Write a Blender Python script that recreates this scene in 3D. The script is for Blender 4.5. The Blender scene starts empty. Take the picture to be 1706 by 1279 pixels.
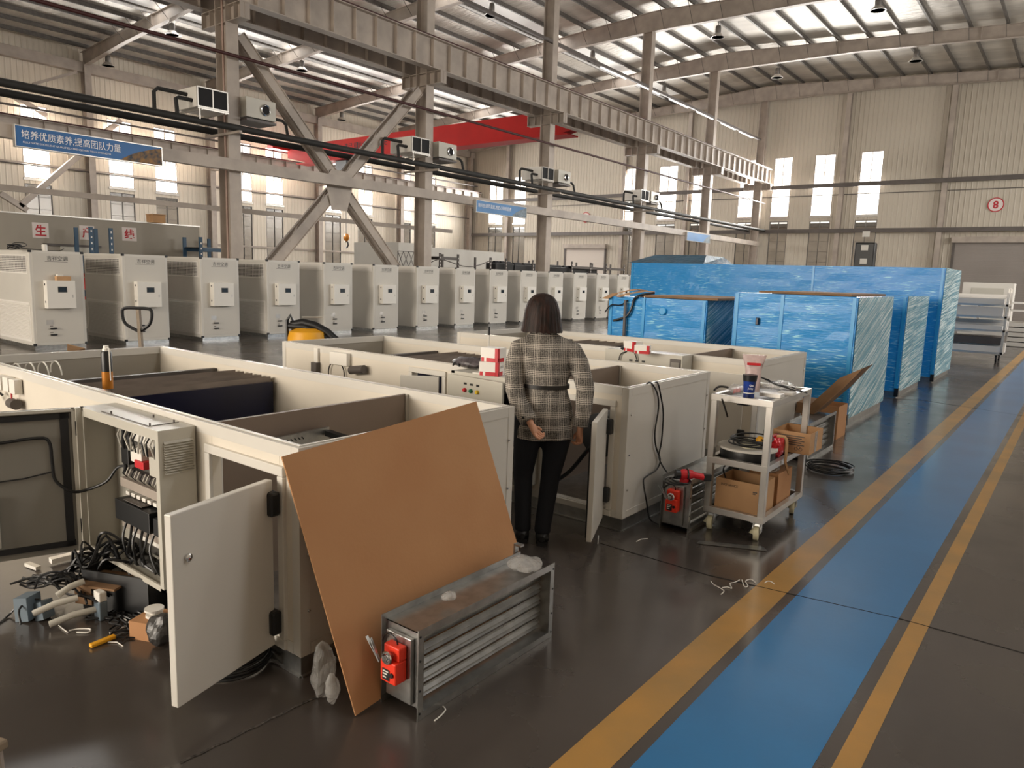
import bpy, bmesh, math, random
from mathutils import Vector as V, Matrix as Mx, noise as mnoise
R_ = random.Random(7)
sc = bpy.context.scene
COL = sc.collection
PI = math.pi
# ---------------------------------------------------------------- camera
CF, CP, CR, CY, CH = 1211.0, 0.14827, -0.03212, 0.66191, 1.80
_fw = V((-math.sin(CY)*math.cos(CP), math.cos(CY)*math.cos(CP), -math.sin(CP)))
_rt = V((math.cos(CY), math.sin(CY), 0)); _dn = _fw.cross(_rt)
_r2 = math.cos(CR)*_rt + math.sin(CR)*_dn
_d2 = -math.sin(CR)*_rt + math.cos(CR)*_dn
cam = bpy.data.objects.new('camera', bpy.data.cameras.new('camera')); COL.objects.link(cam)
cam.data.sensor_width = 36; cam.data.lens = CF/1706*36; cam.data.clip_end = 400; cam.data.clip_start = .05
m3 = Mx((_r2, -_d2, -_fw)).transposed()
cam.matrix_world = Mx.Translation((0, 0, CH)) @ m3.to_4x4()
sc.camera = cam
# ---------------------------------------------------------------- light
sc.view_settings.view_transform = 'Standard'; sc.view_settings.look = 'None'
sc.view_settings.exposure = 0.0; sc.view_settings.gamma = 1.0
try: sc.view_settings.use_curve_mapping = False
except Exception: pass
w = bpy.data.worlds.new('sky'); sc.world = w; w.use_nodes = True
bg = w.node_tree.nodes['Background']; bg.inputs[0].default_value = (1.0, .955, .89, 1); bg.inputs[1].default_value = 4.0
def area_light(name, loc, target, sx, sy, power, col):
    d = bpy.data.lights.new(name, 'AREA'); d.shape = 'RECTANGLE'; d.size = sx; d.size_y = sy; d.energy = power; d.color = col
    o = bpy.data.objects.new(name, d); COL.objects.link(o); o.location = loc
    o.rotation_euler = (V(target)-V(loc)).to_track_quat('-Z', 'Y').to_euler(); return o
# daylight through the open end doors, the right-hand windows and the left/far window rows
area_light('door_daylight', (-17, -15.6, 3.6), (-7, 4, 1.2), 12, 6.0, 3500, (1, .87, .71))
# ---------------------------------------------------------------- helpers
def G(x, y, z=0.0):                      # a picture point -> the world point at height z
    d = (_r2*((x-853)/CF) + _d2*((y-639.5)/CF) + _fw); t = (z-CH)/d.z
    return V((d.x*t, d.y*t, z))
def GX(x, y, X):
    d = (_r2*((x-853)/CF) + _d2*((y-639.5)/CF) + _fw); t = X/d.x
    return V((X, d.y*t, CH+d.z*t))
def GY(x, y, Y):
    d = (_r2*((x-853)/CF) + _d2*((y-639.5)/CF) + _fw); t = Y/d.y
    return V((d.x*t, Y, CH+d.z*t))
def lin(c):
    if isinstance(c, str): c = [int(c[i:i+2], 16)/255 for i in (0, 2, 4)]
    return tuple((x/12.92 if x <= .04045 else ((x+.055)/1.055)**2.4) for x in c)
def mat(name, col, rough=.5, metal=0., var=0., vs=3., bump=0., bs=40., stretch=(1, 1, 1), coat=0., col2=None, bdist=.01, spec=None):
    m = bpy.data.materials.new(name); m.use_nodes = True; nt = m.node_tree; b = nt.nodes['Principled BSDF']
    c = lin(col); b.inputs['Base Color'].default_value = (*c, 1); b.inputs['Roughness'].default_value = rough; b.inputs['Metallic'].default_value = metal
    b.inputs['Coat Weight'].default_value = coat; b.inputs['Coat Roughness'].default_value = .15
    if spec is not None: b.inputs['Specular IOR Level'].default_value = spec
    tc = None
    def coords():
        t = nt.nodes.new('ShaderNodeTexCoord'); mp = nt.nodes.new('ShaderNodeMapping'); mp.inputs['Scale'].default_value = stretch
        nt.links.new(t.outputs['Object'], mp.inputs['Vector']); return mp.outputs['Vector']
    if var or bump: tc = coords()
    if var:
        n = nt.nodes.new('ShaderNodeTexNoise'); n.inputs['Scale'].default_value = vs; n.inputs['Detail'].default_value = 6
        nt.links.new(tc, n.inputs['Vector'])
        mx = nt.nodes.new('ShaderNodeMixRGB'); c2 = lin(col2) if col2 else tuple(x*(1-var) for x in c)
        cr = nt.nodes.new('ShaderNodeMapRange'); cr.inputs[1].default_value = .35; cr.inputs[2].default_value = .65
        nt.links.new(n.outputs['Fac'], cr.inputs[0]); nt.links.new(cr.outputs[0], mx.inputs[0])
        mx.inputs[1].default_value = (*c, 1); mx.inputs[2].default_value = (*c2, 1)
        nt.links.new(mx.outputs[0], b.inputs['Base Color'])
        m['mix'] = mx.name
    if bump:
        n = nt.nodes.new('ShaderNodeTexNoise'); n.inputs['Scale'].default_value = bs; n.inputs['Detail'].default_value = 5
        nt.links.new(tc, n.inputs['Vector'])
        bp = nt.nodes.new('ShaderNodeBump'); bp.inputs['Strength'].default_value = bump; bp.inputs['Distance'].default_value = bdist
        nt.links.new(n.outputs['Fac'], bp.inputs['Height']); nt.links.new(bp.outputs[0], b.inputs['Normal'])
    return m
def ribs(m, axis, pitch, strength=.8, dist=.03, sharp=True):   # raised ribs of a profiled sheet
    nt = m.node_tree; b = nt.nodes['Principled BSDF']
    t = nt.nodes.new('ShaderNodeTexCoord'); s = nt.nodes.new('ShaderNodeSeparateXYZ'); nt.links.new(t.outputs['Object'], s.inputs[0])
    a = nt.nodes.new('ShaderNodeMath'); a.operation = 'DIVIDE'; nt.links.new(s.outputs[axis], a.inputs[0]); a.inputs[1].default_value = pitch
    f = nt.nodes.new('ShaderNodeMath'); f.operation = 'FRACT'; nt.links.new(a.outputs[0], f.inputs[0])
    r = nt.nodes.new('ShaderNodeValToRGB'); e = r.color_ramp.elements
    e[0].position = 0; e[0].color = (0, 0, 0, 1); e[1].position = 1; e[1].color = (0, 0, 0, 1)
    for p, v in ((.62, 0), (.72, 1), (.86, 1), (.96, 0)):
        q = e.new(p); q.color = (v, v, v, 1)
    nt.links.new(f.outputs[0], r.inputs[0])
    bp = nt.nodes.new('ShaderNodeBump'); bp.inputs['Strength'].default_value = strength; bp.inputs['Distance'].default_value = dist
    nt.links.new(r.outputs[0], bp.inputs['Height']); nt.links.new(bp.outputs[0], b.inputs['Normal'])
    return m
class MB:
    def __init__(s): s.v = []; s.f = []; s.mi = []; s.cur = 0; s.nb = 0
    def quad(s, *ps):
        i = len(s.v); s.v += [V(p) for p in ps]; s.f.append(tuple(range(i, i+len(ps)))); s.mi.append(s.cur); return s
    def hexa(s, b, t):                    # bottom 4, top 4 (ccw from above)
        i = len(s.v); s.v += [V(p) for p in b]+[V(p) for p in t]
        for q in ((3, 2, 1, 0), (4, 5, 6, 7), (0, 1, 5, 4), (1, 2, 6, 5), (2, 3, 7, 6), (3, 0, 4, 7)):
            s.f.append(tuple(i+k for k in q)); s.mi.append(s.cur)
        return s
    def box(s, a, b):
        x0, x1 = sorted((a[0], b[0])); y0, y1 = sorted((a[1], b[1])); z0, z1 = sorted((a[2], b[2]))
        e = .0003*(s.nb % 5); s.nb += 1                    # keeps joined boxes from sharing a plane
        if min(x1-x0, y1-y0, z1-z0) > .004: x0 += e; y0 += e; z0 += e; x1 -= e; y1 -= e; z1 -= e
        return s.hexa(((x0, y0, z0), (x1, y0, z0), (x1, y1, z0), (x0, y1, z0)), ((x0, y0, z1), (x1, y0, z1), (x1, y1, z1), (x0, y1, z1)))
    def obox(s, c, ux, uy, uz, sx, sy, sz):   # oriented box from centre, axes, full sizes
        c = V(c); ux = V(ux).normalized()*sx/2; uy = V(uy).normalized()*sy/2; uz = V(uz).normalized()*sz/2
        return s.hexa((c-ux-uy-uz, c+ux-uy-uz, c+ux+uy-uz, c-ux+uy-uz), (c-ux-uy+uz, c+ux-uy+uz, c+ux+uy+uz, c-ux+uy+uz))
    def bar(s, p, q, wd, ht, up=(0, 0, 1)):
        p = V(p); q = V(q); d = (q-p); L = d.length; d.normalize(); sd = d.cross(V(up))
        if sd.length < 1e-4: sd = d.cross(V((1, 0, 0)))
        sd.normalize(); u = sd.cross(d)
        return s.obox((p+q)/2, d, sd, u, L, wd, ht)
    def tube(s, pts, r, n=8, cap=True, rs=None):
        pts = [V(p) for p in pts]
        if rs is None and len(pts) > 3 and r < .03 and n < 9:   # cables run in smooth curves
            q = []
            for i in range(len(pts)-1):
                a, b, c, d = pts[max(i-1, 0)], pts[i], pts[i+1], pts[min(i+2, len(pts)-1)]
                for u in (0, .25, .5, .75): q.append(.5*((2*b)+(c-a)*u+(2*a-5*b+4*c-d)*u*u+(3*b-a-3*c+d)*u**3))
            pts = q+[pts[-1]]
        k = len(pts); base = len(s.v); prev = None
        for i, p in enumerate(pts):
            t = (pts[min(i+1, k-1)]-pts[max(i-1, 0)])
            t = t.normalized() if t.length > 1e-9 else V((0, 0, 1))
            if prev is None:
                a = t.cross(V((0, 0, 1)))
                if a.length < 1e-3: a = t.cross(V((1, 0, 0)))
            else: a = prev - t*prev.dot(t)
            a.normalize(); prev = a; b = t.cross(a); rr = rs[i] if rs else r
            for j in range(n):
                g = 2*PI*j/n; s.v.append(p+(a*math.cos(g)+b*math.sin(g))*rr)
        for i in range(k-1):
            for j in range(n):
                s.f.append((base+i*n+j, base+i*n+(j+1) % n, base+(i+1)*n+(j+1) % n, base+(i+1)*n+j)); s.mi.append(s.cur)
        if cap:
            s.f.append(tuple(base+j for j in range(n-1, -1, -1))); s.f.append(tuple(base+(k-1)*n+j for j in range(n))); s.mi += [s.cur]*2
        return s
    def cyl(s, p, q, r, n=16, r2=None): return s.tube([p, q], r, n, True, [r, r if r2 is None else r2])
    def lathe(s, prof, c, n=24, ax=(0, 0, 1)):   # prof: (radius, along)
        ax = V(ax).normalized(); return s.tube([V(c)+ax*h for _, h in prof], 1, n, True, [max(r, 1e-4) for r, _ in prof])
    def ring(s, c, R, r, ax=(0, 0, 1), n=24, m=8, sq=1.0):
        ax = V(ax).normalized(); a = ax.orthogonal().normalized(); b = ax.cross(a); base = len(s.v)
        for i in range(n):
            g = 2*PI*i/n; d = a*math.cos(g)+b*math.sin(g)
            for j in range(m):
                h = 2*PI*j/m; s.v.append(V(c)+d*(R+r*math.cos(h))+ax*r*math.sin(h)*sq)
        for i in range(n):
            for j in range(m):
                s.f.append((base+i*m+j, base+((i+1) % n)*m+j, base+((i+1) % n)*m+(j+1) % m, base+i*m+(j+1) % m)); s.mi.append(s.cur)
        return s
    def prism(s, poly, d):               # polygon (3-d points) extruded by d
        d = V(d); n = len(poly); i = len(s.v); s.v += [V(p) for p in poly]+[V(p)+d for p in poly]
        s.f.append(tuple(range(i+n-1, i-1, -1))); s.f.append(tuple(range(i+n, i+2*n))); s.mi += [s.cur]*2
        for k in range(n):
            s.f.append((i+k, i+(k+1) % n, i+n+(k+1) % n, i+n+k)); s.mi.append(s.cur)
        return s
    def ball(s, c, r, n=12, sc_=(1, 1, 1)):
        c = V(c); prof = [(math.sin(PI*i/n), -math.cos(PI*i/n)) for i in range(n+1)]
        base = len(s.v); mm = n*2
        for (q, h) in prof:
            for j in range(mm):
                g = 2*PI*j/mm; s.v.append(c+V((q*math.cos(g)*r*sc_[0], q*math.sin(g)*r*sc_[1], h*r*sc_[2])))
        for i in range(n):
            for j in range(mm):
                s.f.append((base+i*mm+j, base+i*mm+(j+1) % mm, base+(i+1)*mm+(j+1) % mm, base+(i+1)*mm+j)); s.mi.append(s.cur)
        return s
    def mesh(s, name, off=V((0, 0, 0))):
        me = bpy.data.meshes.new(name); me.from_pydata([tuple(p-off) for p in s.v], [], s.f); me.validate(); me.update(); return me
    def build(s, name, m, parent=None, smooth=False, bevel=0., local=False):
        off = V((0, 0, 0))
        if parent is not None and not local: off = WO[parent.name]
        me = s.mesh(name, off)
        ms = m if isinstance(m, (list, tuple)) else [m]
        for q in ms: me.materials.append(q)
        if len(ms) > 1 and len(me.polygons) == len(s.mi): me.polygons.foreach_set('material_index', s.mi)
        bm = bmesh.new(); bm.from_mesh(me); bmesh.ops.recalc_face_normals(bm, faces=bm.faces); bm.to_mesh(me); bm.free()
        if smooth:
            me.polygons.foreach_set('use_smooth', [True]*len(me.polygons))
            try: me.set_sharp_from_angle(angle=math.radians(40))
            except Exception: pass
        o = bpy.data.objects.new(name, me); COL.objects.link(o)
        if parent is not None: o.parent = parent
        WO[o.name] = off.copy()
        if bevel:
            b = o.modifiers.new('bevel', 'BEVEL'); b.width = bevel; b.segments = 2; b.limit_method = 'ANGLE'
        return o
WO = {}
def thing(name, label, cat, loc=(0, 0, 0), group=None, rz=0.):
    o = bpy.data.objects.new(name, None); COL.objects.link(o); o.location = loc; o.rotation_euler = (0, 0, rz); o.empty_display_size = .1
    WO[o.name] = V(loc); return tag(o, label, cat, group)
def tag(o, label, cat, group=None):
    o['label'] = label; o['category'] = cat
    if group: o['group'] = group
    return o
def single(mb, name, m, label, cat, group=None, **k):
    return tag(mb.build(name, m, **k), label, cat, group)
def struct(mb, name, m, parent=None, **k):
    o = mb.build(name, m, parent, **k)
    if parent is None: o['kind'] = 'structure'
    return o
def kids(o): return [c for c in bpy.data.objects if c.parent == o]
def dup(o, parent=None, loc=None, label=None):
    c = o.copy(); COL.objects.link(c); WO[c.name] = WO.get(o.name, V((0, 0, 0)))
    if parent: c.parent = parent; c.matrix_parent_inverse = o.matrix_parent_inverse
    for k in kids(o): dup(k, c)
    if loc is not None: c.location = loc; WO[c.name] = V(loc)
    if label: c['label'] = label
    return c
def text(name, body, m, parent, origin, ux, uy, width=None, height=None, ext=.001, bold=0., local=False):
    cu = bpy.data.curves.new(name, 'FONT'); cu.body = body; cu.size = 1; cu.extrude = 0; cu.offset = bold
    to = bpy.data.objects.new(name, cu); COL.objects.link(to); bpy.context.view_layer.update()
    dg = bpy.context.evaluated_depsgraph_get(); me = bpy.data.meshes.new_from_object(to.evaluated_get(dg))
    bpy.data.objects.remove(to); bpy.data.curves.remove(cu)
    if not len(me.vertices): return None
    xs = [v.co.x for v in me.vertices]; ys = [v.co.y for v in me.vertices]
    x0, x1, y0, y1 = min(xs), max(xs), min(ys), max(ys)
    sx = width/(x1-x0) if width else height/(y1-y0); sy = height/(y1-y0) if height else sx
    ux = V(ux).normalized(); uy = V(uy).normalized(); nz = ux.cross(uy)
    off = WO[parent.name] if (parent is not None and not local) else V((0, 0, 0))
    for v in me.vertices: v.co = V(origin)-off+ux*(v.co.x-x0)*sx+uy*(v.co.y-y0)*sy+nz*ext
    me.materials.clear(); me.materials.append(m)
    o = bpy.data.objects.new(name, me); COL.objects.link(o); WO[o.name] = off.copy()
    if parent is not None: o.parent = parent
    return o
# ---------------------------------------------------------------- materials
M = {}
def dm(k, *a, **q): M[k] = mat(k, *a, **q); return M[k]
dm('steel_paint', 'b0a499', .5, 0, .25, 1.5)
dm('steel_dark', '5b5450', .5, 0, .2, 2)
dm('galv_slat', '8d8177', .45, .25, .2, 5)
dm('galv_shaded', '7b6c60', .5, .2, .1, 2)  # galvanised tone darkened to carry the low light inside the casings
dm('galv_dark', '6e6a66', .45, .5, .3, 6)
dm('panel_white', 'd3cfc7', .35, 0, .06, 1.2)
dm('panel_inner', 'dad2c4', .45, 0, .08, 1.5)
dm('alu', 'c4c0ba', .32, .6, .1, 8)
dm('galv', 'b4b4b2', .3, .9, .25, 14)
dm('chrome', 'd0d0d0', .15, 1)
dm('black', '17181a', .4)
dm('black_matte', '131316', .8)
dm('rubber', '1a1a1c', .6)
dm('cabinet', 'bdb9ae', .4, 0, .05, 2, .15, 500, bdist=.002)
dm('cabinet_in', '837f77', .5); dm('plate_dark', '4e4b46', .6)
dm('cardboard', 'b98a60', .85, 0, .12, 2.2, .25, 60, col2='b28158', bdist=.004)
dm('cardboard_pale', 'c49a70', .85, 0, .12, 5)
dm('cardboard_dark', '8a6a4c', .85, 0, .2, 6)
dm('orange', 'e8371c', .45)
dm('red', 'c8202a', .45, 0, .1)
dm('crane_red', 'ab1710', .65, 0, .15, .8, spec=.2)
dm('pipe_red', '3a0f0d', .6)
dm('pipe_black', '22211f', .7, 0, .3, 3)
dm('blue_paint', '2e78b0', .3, 0, .25, 1.3, .1, 30, col2='2a6fa4', bdist=.003, coat=.5)
dm('yellow_paint', 'b68744', .38, 0, .5, 2.2, .25, 45, col2='a07d48', bdist=.003, coat=.3)
dm('white', 'e8e4de', .5); dm('white_plastic', 'e4e0d8', .4); dm('white_text', 'f2f2f2', .5)
dm('navy', '070d2e', .3, 0, .2, 3)
dm('rack_blue', '2c4a63', .5); dm('yellow', 'e8a61e', .5); dm('green', '1c6b48', .4); dm('yellow_btn', 'd8b62c', .4)
dm('banner_blue', '1f66a8', .45, 0, .2, .7); dm('banner_photo', '1f2a36', .5, 0, .9, 9, col2='8a6224')
dm('banner_pale', '4f86bd', .45, 0, .2, .7); dm('banner_pale_photo', '7d8f9c', .5, 0, .5, 12)
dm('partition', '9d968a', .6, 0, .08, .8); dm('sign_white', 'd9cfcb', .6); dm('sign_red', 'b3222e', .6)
dm('shutter', '8f8781', .45, 0, .1, .6); dm('shutter_pale', 'cfc5bb', .45)
dm('screen', '101a26', .15); dm('screen_lit', '1d2b36', .25)
dm('skin', 'd29a7c', .5, 0, .08, 30); dm('hair', '160d09', .55, 0, .6, 60, .5, 220, stretch=(1, 1, .06), col2='2e1a13', bdist=.004, spec=.25)
dm('trouser', '11131c', .85); dm('shoe', '0c0c0e', .4); dm('belt', '15110f', .4)
dm('wood', '8a7a66', .6, 0, .3, 5); dm('paper', 'd8d4cc', .7); dm('caster', 'd9d3b4', .5)
dm('cable_white', 'c9c5bb', .5); dm('tape_blue', '66747f', .5); dm('gold', 'b8731e', .35, .3)
dm('cup_blue', '1b3f9a', .35, 0, .9, 7, col2='0a1230'); dm('bag_pink', 'cdb6b4', .35, 0, .15, 30, .4, 40, bdist=.006)
dm('tarp_blue', '1d5f80', .35, 0, .4, 3, .5, 9, bdist=.04)
# foil under the roof, quilted between the purlins
dm('foil', 'dcd6cc', .42, .2, .3, .9, .9, 5, stretch=(.35, 1.2, 1), bdist=.05)
# profiled wall sheets
M['sheet_y'] = ribs(mat('sheet_y', 'd6ccbc', .5), 1, .28)  # lighter than the far wall's sheet, to carry window glare on the left wall
M['sheet_x'] = ribs(mat('sheet_x', 'bcb3a4', .55), 0, .28)
# concrete floor: polished, blotchy
def floor_mat():
    m = mat('concrete', '4d4641', .3, 0, .5, .55, .08, 18, col2='3d3733', bdist=.003, spec=.7, coat=.6); nt = m.node_tree; b = nt.nodes['Principled BSDF']
    t = nt.nodes.new('ShaderNodeTexCoord'); n = nt.nodes.new('ShaderNodeTexNoise'); n.inputs['Scale'].default_value = 1.1; n.inputs['Detail'].default_value = 8
    nt.links.new(t.outputs['Object'], n.inputs['Vector'])
    r = nt.nodes.new('ShaderNodeMapRange'); r.inputs[1].default_value = .3; r.inputs[2].default_value = .7; r.inputs[3].default_value = .2; r.inputs[4].default_value = .38
    nt.links.new(n.outputs['Fac'], r.inputs[0]); nt.links.new(r.outputs[0], b.inputs['Roughness']); return m
M['concrete'] = floor_mat()
def glass_mat(name, col, alpha, rough=.05):
    m = bpy.data.materials.new(name); m.use_nodes = True; nt = m.node_tree; nt.nodes.clear()
    o = nt.nodes.new('ShaderNodeOutputMaterial'); tr = nt.nodes.new('ShaderNodeBsdfTransparent'); tr.inputs[0].default_value = (*lin(col), 1)
    gl = nt.nodes.new('ShaderNodeBsdfGlossy'); gl.inputs['Roughness'].default_value = rough; mx = nt.nodes.new('ShaderNodeMixShader'); mx.inputs[0].default_value = alpha
    nt.links.new(tr.outputs[0], mx.inputs[1]); nt.links.new(gl.outputs[0], mx.inputs[2]); nt.links.new(mx.outputs[0], o.inputs[0]); return m
M['pane'] = glass_mat('pane', 'f6f6f4', .06)
M['pane_tinted'] = glass_mat('pane_tinted', '9c9c98', .12, .2)  # grey tint in the glass darkens the lower windows
def film_mat(name, alpha):               # clear crumpled film
    m = bpy.data.materials.new(name); m.use_nodes = True; nt = m.node_tree; nt.nodes.clear()
    o = nt.nodes.new('ShaderNodeOutputMaterial'); tr = nt.nodes.new('ShaderNodeBsdfTransparent'); tr.inputs[0].default_value = (.9, .9, .9, 1)
    b = nt.nodes.new('ShaderNodeBsdfPrincipled'); b.inputs['Base Color'].default_value = (.75, .74, .72, 1); b.inputs['Roughness'].default_value = .15
    t = nt.nodes.new('ShaderNodeTexCoord'); n = nt.nodes.new('ShaderNodeTexNoise'); n.inputs['Scale'].default_value = 45; n.inputs['Detail'].default_value = 6
    nt.links.new(t.outputs['Object'], n.inputs['Vector']); bp = nt.nodes.new('ShaderNodeBump'); bp.inputs['Strength'].default_value = 1; bp.inputs['Distance'].default_value = .01
    nt.links.new(n.outputs['Fac'], bp.inputs['Height']); nt.links.new(bp.outputs[0], b.inputs['Normal'])
    mx = nt.nodes.new('ShaderNodeMixShader'); mx.inputs[0].default_value = alpha
    nt.links.new(tr.outputs[0], mx.inputs[1]); nt.links.new(b.outputs[0], mx.inputs[2]); nt.links.new(mx.outputs[0], o.inputs[0]); return m
M['film'] = film_mat('film', .33)
def wrap_mat(name, c1, c2, stretch, rot=0., scale=9., thr=(.52, .68), bump=.8, rough=.22, bdist=.02, base=.25):
    m = bpy.data.materials.new(name); m.use_nodes = True; nt = m.node_tree; b = nt.nodes['Principled BSDF']; b.inputs['Roughness'].default_value = rough
    b.inputs['Coat Weight'].default_value = .1; b.inputs['Coat Roughness'].default_value = .15; b.inputs['Specular IOR Level'].default_value = .3
    t = nt.nodes.new('ShaderNodeTexCoord'); mp = nt.nodes.new('ShaderNodeMapping'); mp.inputs['Rotation'].default_value = (rot, 0, 0); mp.inputs['Scale'].default_value = stretch
    # rotate first, stretch after
    mp2 = nt.nodes.new('ShaderNodeMapping'); mp2.inputs['Rotation'].default_value = (rot, 0, 0)
    mp.inputs['Rotation'].default_value = (0, 0, 0)
    nt.links.new(t.outputs['Object'], mp2.inputs['Vector']); nt.links.new(mp2.outputs[0], mp.inputs['Vector'])
    n = nt.nodes.new('ShaderNodeTexNoise'); n.inputs['Scale'].default_value = scale; n.inputs['Detail'].default_value = 5; n.inputs['Distortion'].default_value = .4
    nt.links.new(mp.outputs[0], n.inputs['Vector'])
    g = nt.nodes.new('ShaderNodeTexNoise'); g.inputs['Scale'].default_value = 1.3; nt.links.new(t.outputs['Object'], g.inputs['Vector'])
    r = nt.nodes.new('ShaderNodeMapRange'); r.inputs[1].default_value = thr[0]; r.inputs[2].default_value = thr[1]; nt.links.new(n.outputs['Fac'], r.inputs[0])
    mu = nt.nodes.new('ShaderNodeMath'); mu.operation = 'MULTIPLY'; nt.links.new(r.outputs[0], mu.inputs[0])
    r2 = nt.nodes.new('ShaderNodeMapRange'); r2.inputs[1].default_value = .4; r2.inputs[2].default_value = .62; nt.links.new(g.outputs['Fac'], r2.inputs[0])
    ad = nt.nodes.new('ShaderNodeMath'); ad.operation = 'ADD'; nt.links.new(r2.outputs[0], ad.inputs[0]); ad.inputs[1].default_value = base; ad.use_clamp = True
    nt.links.new(ad.outputs[0], mu.inputs[1])
    mx = nt.nodes.new('ShaderNodeMixRGB'); mx.inputs[1].default_value = (*lin(c1), 1); mx.inputs[2].default_value = (*lin(c2), 1)  # pale second colour paints the crinkle highlights into the film
    nt.links.new(mu.outputs[0], mx.inputs[0]); nt.links.new(mx.outputs[0], b.inputs['Base Color'])
    bp = nt.nodes.new('ShaderNodeBump'); bp.inputs['Strength'].default_value = bump; bp.inputs['Distance'].default_value = bdist
    nt.links.new(n.outputs['Fac'], bp.inputs['Height']); nt.links.new(bp.outputs[0], b.inputs['Normal']); return m
M['wrap_blue'] = wrap_mat('wrap_blue', '2590d8', 'a8e8fb', (.35, 1, 5), 0, 15, (.57, .66), .6, .3, .006)
M['wrap_end'] = wrap_mat('wrap_end', '5b9db4', 'e6fbff', (1, .13, 7), -.36, 9, (.46, .58), 1., .2, .012, .6)
M['wrap_end_flat'] = wrap_mat('wrap_end_flat', '5b9db4', 'e6fbff', (1, .13, 7), -.1, 9, (.46, .58), 1., .2, .012, .6)
dm('film_blue', '2f9bd8', .3)
def plaid_mat():
    m = bpy.data.materials.new('plaid_wool'); m.use_nodes = True; nt = m.node_tree; b = nt.nodes['Principled BSDF']; b.inputs['Roughness'].default_value = .9
    t = nt.nodes.new('ShaderNodeTexCoord'); s = nt.nodes.new('ShaderNodeSeparateXYZ'); nt.links.new(t.outputs['Object'], s.inputs[0])
    def mth(op, a, b_=None):
        n = nt.nodes.new('ShaderNodeMath'); n.operation = op
        for i, q in enumerate((a, b_)):
            if q is None: continue
            if isinstance(q, (int, float)): n.inputs[i].default_value = q
            else: nt.links.new(q, n.inputs[i])
        return n.outputs[0]
    def lines(c, off):
        band = mth('LESS_THAN', mth('FRACT', mth('DIVIDE', mth('ADD', c, 10+off), .088)), .46)
        fine = mth('LESS_THAN', mth('FRACT', mth('DIVIDE', mth('ADD', c, 10), .0115)), .45)
        return band, fine
    bx, fx = lines(s.outputs[0], 0); bz, fz = lines(s.outputs[2], .02)
    v = mth('ADD', mth('MULTIPLY', fx, mth('ADD', mth('MULTIPLY', bx, .28), .13)), mth('MULTIPLY', fz, mth('ADD', mth('MULTIPLY', bz, .42), .09)))
    n = nt.nodes.new('ShaderNodeTexNoise'); n.inputs['Scale'].default_value = 160; nt.links.new(t.outputs['Object'], n.inputs['Vector'])
    nr = nt.nodes.new('ShaderNodeMapRange'); nr.inputs[1].default_value = .4; nr.inputs[2].default_value = .62; nt.links.new(n.outputs['Fac'], nr.inputs[0])
    v = mth('ADD', v, mth('MULTIPLY', nr.outputs[0], .22)); v = mth('MINIMUM', v, 1.0)
    mx = nt.nodes.new('ShaderNodeMixRGB'); mx.inputs[1].default_value = (*lin('1a1614'), 1); mx.inputs[2].default_value = (*lin('c6bdb2'), 1)
    nt.links.new(v, mx.inputs[0]); nt.links.new(mx.outputs[0], b.inputs['Base Color']); return m
M['plaid'] = plaid_mat()
# ================================================================ BUILDING
FR = [3.4, 11.41, 18.89, 26.28, 34.79, 43.1, 51.7]      # frames along the hall
XL, XR, YF, YN, XC = -46.4, 9.4, 52.3, -15.0, -18.5
def roof_z(x): return 15.15-.06*abs(x-XC)
# floor
struct(MB().box((XL-.3, YN-8, -.2), (XR+.3, YF+.3, 0)), 'floor', M['concrete'])
# lane paint on the floor, thin coats
def lane(x0, x1, y0, y1, n, m): struct(MB().box((x0, y0, -.01), (x1, y1, .0016)), 'trim_%d' % n, m)
lane(-1.365, -1.19, -6, 36, 1, M['yellow_paint']); lane(-1.135, -.61, -6, 40, 2, M['blue_paint']); lane(-.553, -.465, -6, 40, 3, M['yellow_paint'])
jm = mat('joint', '1c1917', .9)
jb = MB()
for p, q in (((1180, 958), (1500, 1031)), ((1500, 1031), (1760, 1103)), ((1420, 660), (1540, 667)), ((1540, 667), (1706, 693)), ((1000, 905), (1180, 958))):
    a, b = G(*p), G(*q); jb.bar((a.x, a.y, .001), (b.x, b.y, .001), .008, .0026)
jb.build('floor_joint', jm)['kind'] = 'structure'; bpy.data.objects['floor_joint'].name = 'trim_4'
jb = MB(); prev = None
for k in range(15):
    p = G(300+18.6*k, 1272-9*k+R_.uniform(-2, 2)); q = V((p.x, p.y, .001))
    if prev: jb.bar(prev, q, .012, .003)
    prev = q
struct(jb, 'trim_5', mat('joint_dirty', '25201c', .95, 0, .8, 60, .6, 80, col2='57504a'))
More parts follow.
